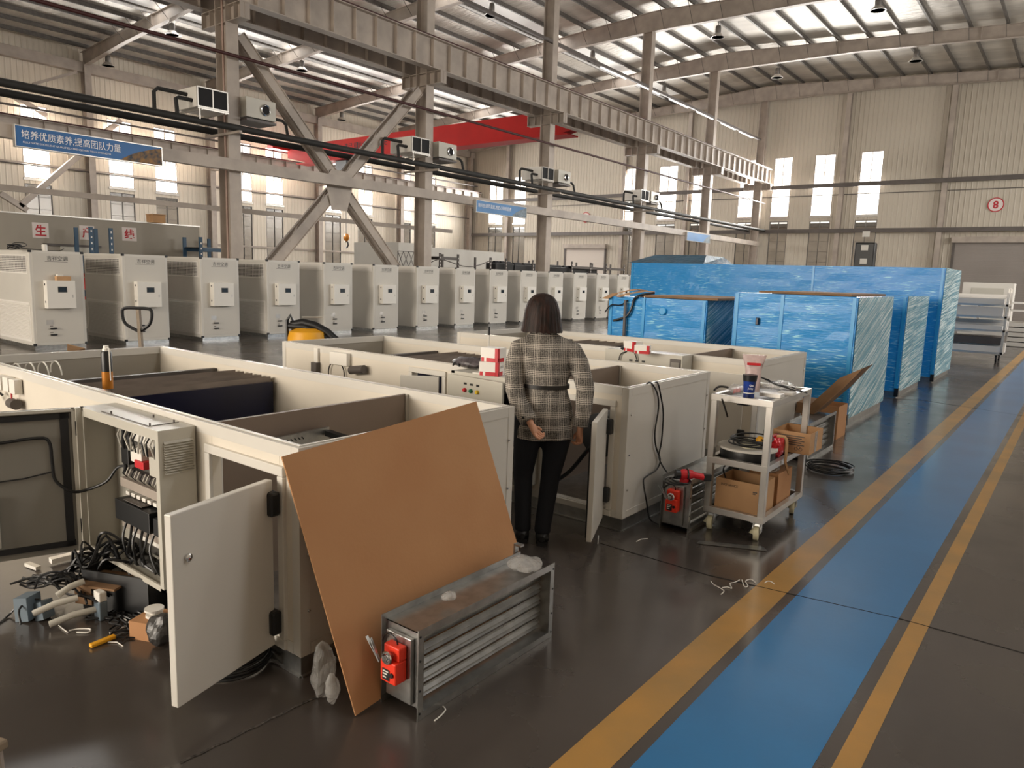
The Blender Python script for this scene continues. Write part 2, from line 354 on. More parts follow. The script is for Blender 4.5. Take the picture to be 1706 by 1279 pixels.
# walls with window openings ------------------------------------------------
def wall_panel(name, m, axis, c, th, lo, hi, z0, zt, holes):
    # holes: (a0,a1,zb,zt) along the wall axis
    mb = MB()
    def blk(a0, a1, b0, b1):
        if a1-a0 < 1e-4 or b1-b0 < 1e-4: return
        if axis == 'y': mb.box((c, a0, b0), (c+th, a1, b1))
        else: mb.box((a0, c, b0), (a1, c+th, b1))
    cuts = sorted({lo, hi, *[h[0] for h in holes], *[h[1] for h in holes]})
    for a0, a1 in zip(cuts, cuts[1:]):
        mid = (a0+a1)/2; hs = sorted([h for h in holes if h[0] < mid < h[1]], key=lambda h: h[2]); z = z0
        for h in hs: blk(a0, a1, z, h[2]); z = h[3]
        blk(a0, a1, z, zt)
    return struct(mb, name, m)
WN = [0]
def window(axis, c, a0, a1, zb, zt, rows, light=None, tinted=False, inward=1):
    WN[0] += 1; t = .04
    def P(a, d, z): return (c+d, a, z) if axis == 'y' else (a, c+d, z)
    mb = MB(); fw = .04
    for u0, u1, v0, v1 in ((a0, a1, zb, zb+fw), (a0, a1, zt-fw, zt), (a0, a0+fw, zb, zt), (a1-fw, a1, zb, zt), ((a0+a1)/2-.012, (a0+a1)/2+.012, zb, zt)):
        mb.box(P(u0, -.06, v0), P(u1, .06, v1))
    for k in range(1, rows):
        z = zb+(zt-zb)*k/rows; mb.box(P(a0, -.03, z-.011), P(a1, .03, z+.011))
    f = struct(mb, 'window_%d' % WN[0], M['steel_paint'] if not tinted else M['galv_dark'])
    pm = MB().quad(P(a0+.02, 0, zb+.02), P(a1-.02, 0, zb+.02), P(a1-.02, 0, zt-.02), P(a0+.02, 0, zt-.02))
    pm.build('pane', M['pane_tinted'] if tinted else M['pane'], f)
    sl = MB().box(P(a0-.05, -.12, zb-.12), P(a1+.05, .12, zb)); sl.build('window_sill', M['alu'], f)
    if light:
        mid = P((a0+a1)/2, .09*inward, (zb+zt)/2); tgt = P((a0+a1)/2, 5*inward, (zb+zt)/2-1.0)
        L = area_light('window_daylight', mid, tgt, a1-a0, zt-zb, light, (1, .965, .92)); L.data.spread = math.radians(135)
    return f
LW = [(15.6, 16.95), (20.05, 21.5), (22.8, 24.2), (28.2, 29.5), (30.6, 32.0), (35.7, 37.2), (38.9, 40.4), (43.2, 44.7), (46.2, 47.7)]
FW = [tuple(sorted((GY(x0, 330, YF).x, GY(x1, 330, YF).x))) for x0, x1 in ((815, 838), (856, 876), (1041, 1062), (1096, 1127), (1152, 1177))]+[(-20.6, -19.25), (-18.2, -16.95), (-15.48, -14.15), (-12.6, -11.25)]
holes = [(a, b, 6.25, 10.15) for a, b in LW]+[(a, b, 1.2, 5.95) for a, b in LW]
wall_panel('wall_left', M['sheet_y'], 'y', XL-.12, .12, YN, YF+.2, 0, 13.7, holes)
for a, b in LW: window('y', XL-.06, a, b, 6.25, 10.15, 7, 800); window('y', XL-.06, a, b, 1.2, 5.95, 7, None, True)
holes = [(a, b, 6.42, 10.45) for a, b in FW]+[(a, b, 1.3, 6.1) for a, b in FW]
wall_panel('wall_far', M['sheet_x'], 'x', YF, .12, XL, XR, 0, 15.6, holes)
for a, b in FW: window('x', YF+.06, a, b, 6.42, 10.45, 7, 750, inward=-1); window('x', YF+.06, a, b, 1.3, 6.1, 7, None, True)
RWN = [(y, y+3.2) for y in range(20, 50, 6)]
wall_panel('wall_right', M['sheet_y'], 'y', XR, .12, YN, YF, 0, 13.7, [(a, b, 5.5, 9.5) for a, b in RWN])
for a, b in RWN: window('y', XR+.06, a, b, 5.5, 9.5, 6, 620, inward=-1)
wall_panel('wall_near', M['sheet_x'], 'x', YN-.12, .12, XL, XR, 0, 15.6, [(-18, -3.5, 0, 8.5)])
for nm, p in (('door_daylight', None),):
    o = bpy.data.objects[nm]; o.location = (-10.8, YN+.1, 5.0); o.data.size = 13.6; o.data.size_y = 6.6
# yard building outside the left and far walls (seen dimly through the lower panes)
for nm, a, b, lab in (('neighbour_building', (-70, -10, 0), (-61, 75, 7.2), 'grey neighbouring building seen through the lower panes of the left wall'),
                      ('neighbour_building', (-55, 66, 0), (15, 74, 7.0), 'grey neighbouring building seen through the lower panes of the far wall')):
    b_ = thing(nm, lab, 'building', ((a[0]+b[0])/2, (a[1]+b[1])/2, 0))
    MB().box(a, (b[0], b[1], b[2]-.3)).build('wall', M['steel_paint'], b_)
    MB().box((a[0]-.4, a[1]-.4, b[2]-.3), (b[0]+.4, b[1]+.4, b[2])).build('roof', M['galv_dark'], b_)
struct(MB().box((-90, -40, -.4), (40, 100, -.22)), 'ground', mat('yard', '8f8a82', .9))
# roof ------------------------------------------------------------------------
mb = MB()
for x0, x1 in ((XL-.3, XC), (XC, XR+.3)):
    z0, z1 = roof_z(x0)+.23, roof_z(x1)+.23
    mb.hexa(((x0, YN-.3, z0), (x1, YN-.3, z1), (x1, YF+.3, z1), (x0, YF+.3, z0)), ((x0, YN-.3, z0+.1), (x1, YN-.3, z1+.1), (x1, YF+.3, z1+.1), (x0, YF+.3, z0+.1)))
struct(mb, 'ceiling', M['foil'])
x = XL+.9; pur = []
while x < XR-.3:
    z = roof_z(x); mb = MB()
    mb.box((x-.035, YN, z+.012), (x+.035, YF, z+.222)).box((x-.035, YN, z+.012), (x+.06, YF, z+.03))
    mb.build('purlin', M['galv_dark'])
    o = bpy.context.scene.objects[-1] if False else None
    pur.append(x); x += 1.52
PL = [o for o in bpy.data.objects if o.name.startswith('purlin')]
for i, o in enumerate(PL): tag(o, 'grey steel roof purlin running the length of the hall under the foil ceiling', 'purlin', 'roof purlins under the ceiling')
# translucent skylight strips set into the left roof, plus an added unseen pair
skm = mat('skylight_sheet', 'e6e4de', .5); _b = skm.node_tree.nodes['Principled BSDF']; _b.inputs['Emission Color'].default_value = (1, .98, .95, 1); _b.inputs['Emission Strength'].default_value = .24
def skylight(xa, xb, y0, y1, power, tilt, col=(1, .975, .94)):
    WN[0] += 1; z0, z1 = roof_z(xa)+.215, roof_z(xb)+.215; mb = MB()
    for y in (y0, y1-.06): mb.hexa(((xa, y, z0-.03), (xb, y, z1-.03), (xb, y+.06, z1-.03), (xa, y+.06, z0-.03)), ((xa, y, z0), (xb, y, z1), (xb, y+.06, z1), (xa, y+.06, z0)))
    f = struct(mb, 'window_%d' % WN[0], M['alu'])
    MB().quad((xa, y0, z0), (xb, y0, z1), (xb, y1, z1), (xa, y1, z0)).build('pane', skm, f)
    L = area_light('skylight_fill', ((xa+xb)/2, (y0+y1)/2, min(z0, z1)-.06), ((xa+xb)/2+tilt, (y0+y1)/2, 0), xb-xa, y1-y0, power, col)
for k in (5, 9, 13): skylight(pur[k]+.1, pur[k+1]-.1, 6, 50, 900, 0)
for k in (29, 32): skylight(pur[k]+.1, pur[k+1]-.1, -2, 16, 560, -3, (.97, .985, 1))  # unseen pair over the aisle, added to light the near floor from above
# roof frames
def depth(x):
    d = abs(x-XC); e = min(abs(x-XL), abs(x-XR))
    return .6+.36*max(0, 1-d/7)+.15*max(0, 1-e/5)
nth = ['first', 'second', 'third', 'fourth', 'fifth', 'sixth', 'seventh']
for i, y in enumerate(FR):
    if i == 0: continue
    t = thing('roof_beam', 'tapered steel roof beam across the hall, %s' % ['nearest to the camera and mostly out of view', 'over the column at the left with the banner', 'over the column behind the cross brace', 'over the column in front of the red crane', 'fourth from the back wall', 'last before the back wall', 'along the top of the back wall'][i], 'roof beam', (XC, y, 15), 'roof beams')
    xs = [XL+.1, XL+5, -33, -26, XC-.4, XC+.4, -11, -3, XR-5, XR-.1]
    for part in ('web', 'bottom_flange', 'top_flange'):
        mb = MB()
        for a, b in zip(xs, xs[1:]):
            za, zb = roof_z(a), roof_z(b); da, db = depth(a), depth(b)
            if part == 'web': y0, y1, la, ha, lb, hb = y-.01, y+.01, za-da, za, zb-db, zb
            elif part == 'bottom_flange': y0, y1, la, ha, lb, hb = y-.13, y+.13, za-da-.02, za-da, zb-db-.02, zb-db
            else: y0, y1, la, ha, lb, hb = y-.13, y+.13, za-.02, za-.002, zb-.02, zb-.002
            mb.hexa(((a, y0, la), (b, y0, lb), (b, y1, lb), (a, y1, la)), ((a, y0, ha), (b, y0, hb), (b, y1, hb), (a, y1, ha)))
        mb.build(part, M['steel_paint'], t)
    if i:
        for x in pur:
            if x < -42 or (i < 2 and x > -20): continue
            z = roof_z(x); d = depth(x)
            MB().tube([(x, y-.1, z-d+.03), (x, y-.75, z+.05)], .014, 5).build('knee_brace', M['galv_dark'], t)
    for x in (-38, -31.5, -26, -12, -5.5):
        z = roof_z(x); MB().box((x-.012, y-.12, z-depth(x)), (x+.012, y+.12, z)).build('stiffener', M['steel_paint'], t)
# columns -----------------------------------------------------------------------
CLAB = ['standing left of the frame', 'with the large blue banner on its left', 'right of the big cross brace', 'in front of the red crane beam', 'fourth along the crane girder', 'fifth along the crane girder', 'in the corner of the back wall windows']
def hcol(t, x0, x1, y, z1, w_=.36):
    MB().box((x0, y-.008, 0), (x1, y+.008, z1)).build('web', M['steel_paint'], t)
    for a in (x0, x1): MB().box((a-.012, y-w_/2, 0), (a+.012, y+w_/2, z1)).build('flange', M['steel_paint'], t)
for i, y in enumerate(FR):
    t = thing('steel_column', 'tall grey steel column %s' % CLAB[i], 'column', (-19, y, 0), 'columns under the crane girders')
    hcol(t, -19.24, -18.74, y, roof_z(-19)-depth(-19)-.02)
    br = MB(); br.box((-20.0, y-.14, 8.6), (-18.08, y+.14, 8.62)); br.box((-20.0, y-.14, 8.2), (-18.08, y+.14, 8.22)); br.box((-20.0, y-.01, 8.2), (-18.08, y+.01, 8.6))
    b = br.build('bracket', M['steel_paint'], t)
    for x in (-19.98, -19.6, -18.74, -18.4, -18.1): MB().box((x-.01, y-.14, 8.22), (x+.01, y+.14, 8.6)).build('stiffener', M['steel_paint'], b)
for i, y in enumerate(FR):
    if i < 2: continue
    t = thing('wall_column', 'grey steel wall column of the left wall, %s' % ['out of view', '', 'behind the large blue banner', 'behind the first crane column', 'left of the cross brace centre', 'behind the second crane column', 'in the far corner'][i], 'column', (XL+.4, y, 0), 'columns on the left wall')
    hcol(t, XL+.15, XL+.65, y, roof_z(XL)-.72)
    MB().box((XL+.5, y-.14, 7.9), (XL+1.9, y+.14, 8.2)).build('bracket', M['steel_paint'], t)
fcx = [GY(846, 300, YF-.3).x, GY(1040, 300, YF-.3).x, GY(1145, 300, YF-.3).x, GY(1408, 250, YF-.3).x, GY(1575, 300, YF-.3).x, -1.5]
for i, x in enumerate(fcx):
    t = thing('wall_column', 'slim steel column of the back wall, %s' % ['left of the number seven shutter', 'right of the number seven shutter', 'between two tall windows left of the corner column', 'between the second and third tall windows', 'left of the number eight sign', 'at the right edge'][i], 'column', (x, YF-.15, 0), 'columns on the back wall')
    zt = roof_z(x)-depth(x)
    for yy in (YF-.38, YF-.1): MB().box((x-.14, yy-.01, 0), (x+.14, yy+.01, zt)).build('flange', M['steel_paint'], t)
    MB().box((x-.008, YF-.38, 0), (x+.008, YF-.1, zt)).build('web', M['steel_paint'], t)
# crane girders ------------------------------------------------------------------
def girder(x, lab, y0=2, y1=YF-.3, step=.83, st_side=1, z0=8.65, z1=9.58, n=58):
    t = thing('crane_girder', lab, 'crane girder', (x, 27, 9))
    MB().box((x-.01, y0, z0), (x+.01, y1, z1)).build('web', M['steel_paint'], t)
    MB().box((x-.17, y0, z1), (x+.17, y1, z1+.025)).build('top_flange', M['steel_paint'], t)
    MB().box((x-.17, y0, z0-.025), (x+.17, y1, z0)).build('bottom_flange', M['steel_paint'], t)
    MB().box((x-.03, y0, z1+.025), (x+.03, y1, z1+.13)).build('rail', M['pipe_red'], t)
    k = 0; y = y0+.4
    while y < y1 and k < n:
        MB().box((x-.15, y-.008, z0), (x+.15, y+.008, z1-.02)).build('stiffener', M['steel_paint'], t); y += step; k += 1
    return t
girder(-18.35, 'long grey crane girder on the near side of the columns', 4)
girder(-19.75, 'dark crane girder behind the columns on the far side of the brackets', 4)
girder(XL+1.6, 'crane girder along the left wall below the windows tops', 10, step=1.15, z0=8.25, z1=9.1)
# red crane
t = thing('overhead_crane', 'red overhead crane bridge spanning to the left wall', 'crane', (-32, 31, 8.8))
yc = 31.2; zt = 10.0
mb = MB(); mb.hexa(((-44.2, yc-.3, 9.25), (-42, yc-.3, 8.8), (-42, yc+.3, 8.8), (-44.2, yc+.3, 9.25)), ((-44.2, yc-.3, zt), (-42, yc-.3, zt), (-42, yc+.3, zt), (-44.2, yc+.3, zt)))
mb.box((-42, yc-.3, 8.8), (-21.7, yc+.3, zt)); mb.hexa(((-21.7, yc-.3, 8.8), (-19.6, yc-.3, 9.25), (-19.6, yc+.3, 9.25), (-21.7, yc+.3, 8.8)), ((-21.7, yc-.3, zt), (-19.6, yc-.3, zt), (-19.6, yc+.3, zt), (-21.7, yc+.3, zt)))
mb.build('main_beam', M['crane_red'], t)
for x in (-44.3, -19.9): MB().box((x-.3, yc-1.6, 9.72), (x+.3, yc+1.6, 10.15)).build('end_carriage', M['crane_red'], t)
MB().box((-43, yc-.5, 8.74), (-21, yc+.5, 8.8)).build('bottom_flange', M['crane_red'], t)
text('lettering', '起重机 10t', M['black_matte'], t, (-38.2, yc-.305, 9.3), (1, 0, 0), (0, 0, 1), width=4.0, height=.42, ext=.002)
# hoist: a box trolley and hook on a rope under the beam
h = thing('hoist', 'dark electric hoist hanging under the red crane', 'hoist', (-36.2, yc, 8.2))
hp = GY(575, 300, yc); hx = hp.x
MB().box((hx-.55, yc-.35, 8.0), (hx+.55, yc+.35, 8.72)).build('motor_box', M['black'], h, bevel=.03)
MB().cyl((hx-.9, yc-.1, 8.3), (hx+.9, yc-.1, 8.3), .22).build('drum', M['steel_dark'], h, smooth=True)
hk = GY(577, 398, yc); MB().cyl((hk.x, yc, hk.z+.3), (hk.x, yc, 8.1), .02, 6).build('rope', M['black'], h)
b = MB().ball((hk.x, yc, hk.z+.1), .26, 8, (1, .5, 1)).build('hook_block', M['gold'], h, smooth=True)
MB().tube([(hk.x+.18*math.sin(a), yc, hk.z-.35-.2*math.cos(a)) for a in [k*.5-.3 for k in range(9)]], .05, 6).build('hook', M['black'], h, smooth=True)
# cross brace between the first two columns in view: latticed double channels
def brace(p, q, lab):
    t = thing('cross_brace', lab, 'brace', (-19, (p[1]+q[1])/2, 4), 'latticed cross braces')
    p = V((0, p[0] if False else p[1], p[2])); q = V((0, q[1], q[2])); d = (q-p).normalized(); nrm = V((0, -d.z, d.y))
    for xx in (-18.88, -19.2):
        off = V((xx, 0, 0)); MB().bar(p+off, q+off, .02, .3, nrm).bar(p+off+nrm*.14, q+off+nrm*.14, .09, .02, nrm).bar(p+off-nrm*.14, q+off-nrm*.14, .09, .02, nrm).build('chord', M['steel_paint'], t)
    L = (q-p).length; n = int(L/.75)
    for k in range(n):
        a = p+d*(L*k/n); b = p+d*(L*(k+1)/n); x0, x1 = (-18.88, -19.2) if k % 2 else (-19.2, -18.88)
        MB().bar(a+V((x0, 0, 0))+nrm*.1, b+V((x1, 0, 0))+nrm*.1, .05, .015).build('lacing', M['steel_paint'], t)
brace((0, FR[1]+.33, 8.0), (0, FR[2]-.33, .9), 'latticed steel brace running from the top of the first column down to the right')
brace((0, FR[1]+.33, .9), (0, FR[2]-.33, 8.0), 'latticed steel brace rising to the top of the second column')
cp = GX(565, 318, -18.84)
single(MB().prism([cp+V((0, -.55, .3)), cp+V((0, -.3, -.6)), cp+V((0, .3, -.6)), cp+V((0, .55, .3)), cp+V((0, .3, .62)), cp+V((0, -.3, .62))], (.02, 0, 0)), 'gusset_plate', M['steel_paint'], 'steel gusset plate where the two latticed braces cross', 'gusset plate')
# tie beam along the columns
single(MB().box((-18.7, 3, 4.36), (-18.45, YF-1, 4.66)), 'tie_beam', M['steel_paint'], 'long grey tie beam running along the columns behind the blue banners', 'beam')
# bracing on left wall
for p, q, lab in (((33, 343), (200, 200), 'tubular wall brace rising to the right below the large banner'), ((0, 322), (45, 350), 'tubular wall brace at the left edge falling to the right'), ((20, 158), (76, 193), 'thin tubular brace crossing the upper left window')):
    single(MB().bar(GX(*p, XL+.75), GX(*q, XL+.75), .28, .28), 'wall_brace', M['steel_paint'], lab, 'brace')
single(MB().bar(GX(55, 140, XL+.7), GX(128, 120, XL+.7), .14, .14), 'wall_brace', M['steel_paint'], 'tubular strut meeting the left wall column under the roof', 'brace')
# girts of walls
n = 6
for z, lab in ((8.35, 'upper'), (5.4, 'lower')):
    struct(MB().box((XL+.15, YF-.5, z-.13), (XR, YF-.38, z+.13)), 'trim_%d' % n, M['steel_dark']); n += 1
struct(MB().box((XL, YF-.06, 7.75), (XR, YF-.02, 7.8)), 'trim_%d' % n, M['steel_dark']); n += 1
for z in (7.0, 3.2, 10.9): struct(MB().box((XL+.02, YN, z-.06), (XL+.1, YF, z+.06)), 'trim_%d' % n, M['steel_paint']); n += 1
struct(MB().box((XL+.1, YN, 12.35), (XL+.5, YF, 12.9)), 'trim_%d' % n, M['steel_paint']); n += 1
# pipes along the columns
def pipe(name, x, z, r, y0, y1, m, lab, cat='pipe'): return single(MB().cyl((x, y0, z), (x, y1, z), r, 12), name, m, lab, cat, smooth=True)
pipe('insulated_pipe', -18.35, 5.45, .09, 3, YF-.6, M['pipe_black'], 'black insulated pipe running in front of the columns under the air units')
pipe('insulated_pipe', -19.5, 5.46, .09, 3, YF-.6, M['pipe_black'], 'black insulated pipe running behind the columns')
pipe('sprinkler_pipe', -18.5, 7.32, .045, 3, YF-.4, M['pipe_red'], 'thin dark red pipe running along the columns above the air units')
pipe('conduit', XL+1.2, 9.75, .06, 6, YF-.4, M['steel_dark'], 'dark conduit along the left wall over the crane girder')
pipe('conduit', XL+.4, 6.9, .035, 6, YF-.4, M['steel_dark'], 'thin cable line along the left wall below the girder')
for y, lab in ((FR[1], 'first'), (FR[2], 'second'), (FR[3], 'third'), (FR[4], 'fourth')):
    single(MB().box((-19.4, y+.24, 4.9) if False else (-19.7, y-.3, 5.28), (-18.0, y-.22, 5.34)), 'pipe_support', M['steel_paint'], 'steel angle carrying the black pipes at the %s column in view' % lab, 'pipe support', 'pipe supports')
pipe('riser_pipe', -18.7+.04, 0, .03, 0, 0.01, M['pipe_red'], 'x') if False else None
single(MB().cyl((-18.95, FR[1]-.14, 0), (-18.95, FR[1]-.14, 13), .032, 10), 'riser_pipe', mat('riser', 'a98f83', .5), 'pinkish riser pipe in the recess of the first column', 'pipe', smooth=True)
# suspended air units at the columns
def air_units(i, y):
    k = ['first', 'second', 'third', 'fourth'][i]
    t = thing('fan_coil_unit', 'white suspended air unit with two dark filters at the %s column in view' % k, 'air conditioner', (-18.8, y-.88, 5.75), 'filter air units at the columns')
    y0, y1, z0, z1 = y-1.3, y-.45, 5.78, 6.28
    MB().box((-19.3, y0, z0), (-18.27, y1, z1)).build('casing', M['white_plastic'], t, bevel=.01)
    fr = MB()
    for a, b in (((y0, z0), (y1, z0+.03)), ((y0, z1-.03), (y1, z1)), ((y0, z0), (y0+.03, z1)), ((y1-.03, z0), (y1, z1)), (((y0+y1)/2-.015, z0), ((y0+y1)/2+.015, z1))):
        fr.box((-18.28, a[0], a[1]), (-18.24, b[0], b[1]))
    fr.build('filter_frame', M['alu'], t)
    for a, b in ((y0+.03, (y0+y1)/2-.015), ((y0+y1)/2+.015, y1-.03)): MB().box((-18.275, a, z0+.03), (-18.26, b, z1-.03)).build('filter', M['black_matte'], t)
    for z in (6.12, 5.95): MB().tube([(-18.5, y0+.02, z), (-18.5, y0-.35, z), (-18.45, y0-.45, z-.05), (-18.4, y0-.45, 5.5)] if z < 6 else [(-18.75, y0+.02, z), (-18.75, y0-.75, z), (-18.75, y0-.85, z-.1), (-18.75, y0-.85, 5.45)], .05, 8).build('pipe', M['pipe_black'], t, smooth=True)
    MB().bar((-19.3, y0+.1, z0-.05), (-18.2, y0+.1, z0-.05), .04, .04).bar((-19.3, y1-.1, z0-.05), (-18.2, y1-.1, z0-.05), .04, .04).bar((-18.24, y0, z0-.03), (-18.24, y1, z0-.03), .04, .04).bar((-18.24, y0+.05, z0-.03), (-18.24, y0+.05, z0-.3), .03, .03).build('hanger_frame', M['alu'], t)
    u = thing('fan_unit', 'boxy fan unit with a round outlet at the %s column in view' % k, 'fan', (-18.9, y+.6, 5.75), 'round outlet fan units at the columns')
    y0, y1, z0, z1 = y+.21, y+1.13, 5.84, 6.36
    MB().box((-19.3, y0, z0), (-18.47, y1, z1)).build('casing', M['cabinet'], u, bevel=.01)
    c = (-18.47, y0+.58, z0+.25); MB().ring((c[0]+.03, c[1], c[2]), .13, .025, (1, 0, 0)).build('outlet_ring', M['chrome'], u, smooth=True)
    MB().lathe([(.12, 0), (.1, .02), (.0001, .02)], c, 20, (1, 0, 0)).build('outlet', M['black_matte'], u)
    MB().box((-19.3, y0, z0-.1), (-18.45, y1, z0-.04)).build('hanger_frame', M['steel_dark'], u)
    MB().tube([(-18.6, y1-.02, z0+.1), (-18.6, y1+.3, z0+.1), (-18.55, y1+.38, z0), (-18.45, y1+.38, 5.45)], .045, 8).build('pipe', M['pipe_black'], u, smooth=True)
for i in range(4): air_units(i, FR[i+1])
# blue banners on the tie beam
def banner(y0, y1, z0, z1, m, mp, lab, lines, photo):
    t = thing('banner', lab, 'banner', (-18.3, (y0+y1)/2, z0))
    MB().box((-18.44, y0, z0), (-18.32, y1, z1)).build('board', m, t)
    f = MB()
    for a, b in (((y0-.02, z0-.02), (y1+.02, z0)), ((y0-.02, z1), (y1+.02, z1+.02)), ((y0-.02, z0), (y0, z1)), ((y1, z0), (y1+.02, z1))): f.box((-18.44, a[0], a[1]), (-18.31, b[0], b[1]))
    f.build('frame', M['alu'], t)
    ys = y0+(y1-y0)*photo; pts = [(-18.316, ys-.35, z0), (-18.316, y1, z0), (-18.316, y1, z1-.02), (-18.316, ys+.45, z1-.06), (-18.316, ys+.1, z1-.18), (-18.316, ys-.1, z0+.15)]
    MB().prism(pts, (-.003, 0, 0)).build('picture', mp, t)
    for body, zz, wd, hh, yy in lines: text('lettering', body, M['white_text'], t, (-18.316, yy, zz), (0, 1, 0), (0, 0, 1), width=wd, height=hh, ext=.002)
    return t
banner(6.05, 9.18, 4.2, 4.62, M['banner_blue'], M['banner_photo'], 'large blue slogan banner at the upper left with white Chinese lettering', [('培养优质素养,提高团队力量', 4.36, 2.05, .19, 6.16), ('CULTIVATE EXCELLENT QUALITIES, STRENGTHEN TEAM STRENGTH', 4.27, 1.8, .045, 6.18)], .79)
banner(21.0, 24.1, 4.12, 4.53, M['banner_pale'], M['banner_pale_photo'], 'pale blue slogan banner on the tie beam right of the second column', [('用科技调节温度,用匠心铸就品质', 4.29, 2.0, .15, 21.1)], .8)
banner(39.3, 42.5, 4.1, 4.56, M['banner_pale'], M['banner_pale_photo'], 'small distant light blue banner above the wrapped units', [], .8)
# high-bay lamps
for x, y in ((180, 106), (287, 54), (503, 114), (569, 197), (819, 22), (987, 98), (1196, 58), (1106, 154), (1295, 126), (1463, 13), (1526, 98)):
    z = 13.0
    for _ in range(6): p = G(x, y, z); z = roof_z(p.x)-1.0
    t = thing('high_bay_lamp', 'round high-bay lamp hanging from the roof', 'lamp', (p.x, p.y, z), 'high-bay lamps under the roof')
    MB().cyl((p.x, p.y, z+.4), (p.x, p.y, roof_z(p.x)+.215), .015, 6).build('rod', M['galv_dark'], t)
    MB().lathe([(.12, .42), (.14, .3), (.14, .1), (.13, .08)], p, 14).build('driver', M['galv_dark'], t, smooth=True)
    MB().lathe([(.14, .08), (.3, -.08), (.33, -.12), (.3, -.12)], p, 20).build('shade', M['alu'], t, smooth=True)
    MB().lathe([(.0001, -.1), (.29, -.1)], p, 20).build('lens', M['white'], t)
# lighting track near the columns
tz = 12.6; a = GY(1262, 232, YF-2)
t = thing('light_track', 'long dark lighting track with strip lights leading to the back wall', 'light', (a.x, 40, a.z))
MB().box((a.x-.06, 14, a.z), (a.x+.06, YF-1.4, a.z+.12)).build('track', M['steel_dark'], t)
lm = mat('tube_glow', 'ffffff', .5); lb = lm.node_tree.nodes['Principled BSDF']; lb.inputs['Emission Color'].default_value = (1, .96, .9, 1); lb.inputs['Emission Strength'].default_value = 1.2
for y in (30.0, 33.5, 37, 40.5, 44, 47): MB().cyl((a.x, y, a.z-.05), (a.x, y+2.3, a.z-.05), .04, 8).build('tube_light', lm, t)
# number signs and shutters on the back wall
def roundel(c, r, s, lab):
    t = thing('wall_number_sign', lab, 'sign', c, 'number signs on the back wall')
    MB().lathe([(r, 0), (r, .02), (.0001, .02)], c, 40, (0, -1, 0)).build('disc', M['sign_white'], t)
    MB().ring((c[0], c[1]-.02, c[2]), r*.93, r*.07, (0, 1, 0), 40, 6, .3).build('rim', M['sign_red'], t)
    text('numeral', s, M['sign_red'], t, (c[0]-r*.32, c[1]-.022, c[2]-r*.52), (1, 0, 0), (0, 0, 1), width=r*.64, height=r*1.05, ext=.004, bold=.03)
p = GY(1659, 341, YF-.05); roundel(p, .42, '8', 'round red number eight sign above the right shutter')
p = GY(976, 362, YF-.05); roundel(p, .42, '7', 'round red number seven sign above the left shutter')
def shutter(n, x0, x1, z1, m):
    mb = MB(); z = 0.02
    while z < z1: mb.box((x0, YF-.07, z), (x1, YF-.03, min(z+.085, z1))); mb.box((x0, YF-.06, z+.085), (x1, YF-.03, z+.1)); z += .1
    d = struct(mb, 'door_%d' % n, m)
    for x in (x0, x1): MB().box((x-.07, YF-.12, 0), (x+.07, YF-.02, z1+.1)).build('guide_rail', M['steel_dark'], d)
    MB().box((x0-.1, YF-.35, z1), (x1+.1, YF-.02, z1+.35)).build('shutter_box', M['steel_paint'], d)
shutter(1, GY(1590, 402, YF).x, GY(1590, 402, YF).x+5.6, 4.62, M['shutter'])
shutter(2, GY(943, 405, YF).x, GY(1010, 405, YF).x, 4.2, M['shutter_pale'])
# ================================================================ EQUIPMENT
def PJ(P):
    d = V(P)-V((0, 0, CH)); z = d.dot(_fw); return (853+CF*d.dot(_r2)/z, 639.5+CF*d.dot(_d2)/z)
def swing(H, L, px, a0=-140, a1=-40):        # door angle whose free edge lands at picture x = px
    best = min((abs(PJ((H[0]+L*math.cos(math.radians(a/4)), H[1]+L*math.sin(math.radians(a/4)), .5))[0]-px), a/4) for a in range(a0*4, a1*4))
    return math.radians(best[1])
def vpanel(mb, p, q, z0, z1, th):           # upright board from p to q (xy), thickness th to the left of p->q
    d = V((q[0]-p[0], q[1]-p[1], 0)).normalized(); n = V((-d.y, d.x, 0))*th
    P = [V((p[0], p[1], z0)), V((q[0], q[1], z0)), V((q[0], q[1], z0))+n, V((p[0], p[1], z0))+n]
    return mb.hexa(P, [v+V((0, 0, z1-z0)) for v in P])
ZT = 1.045
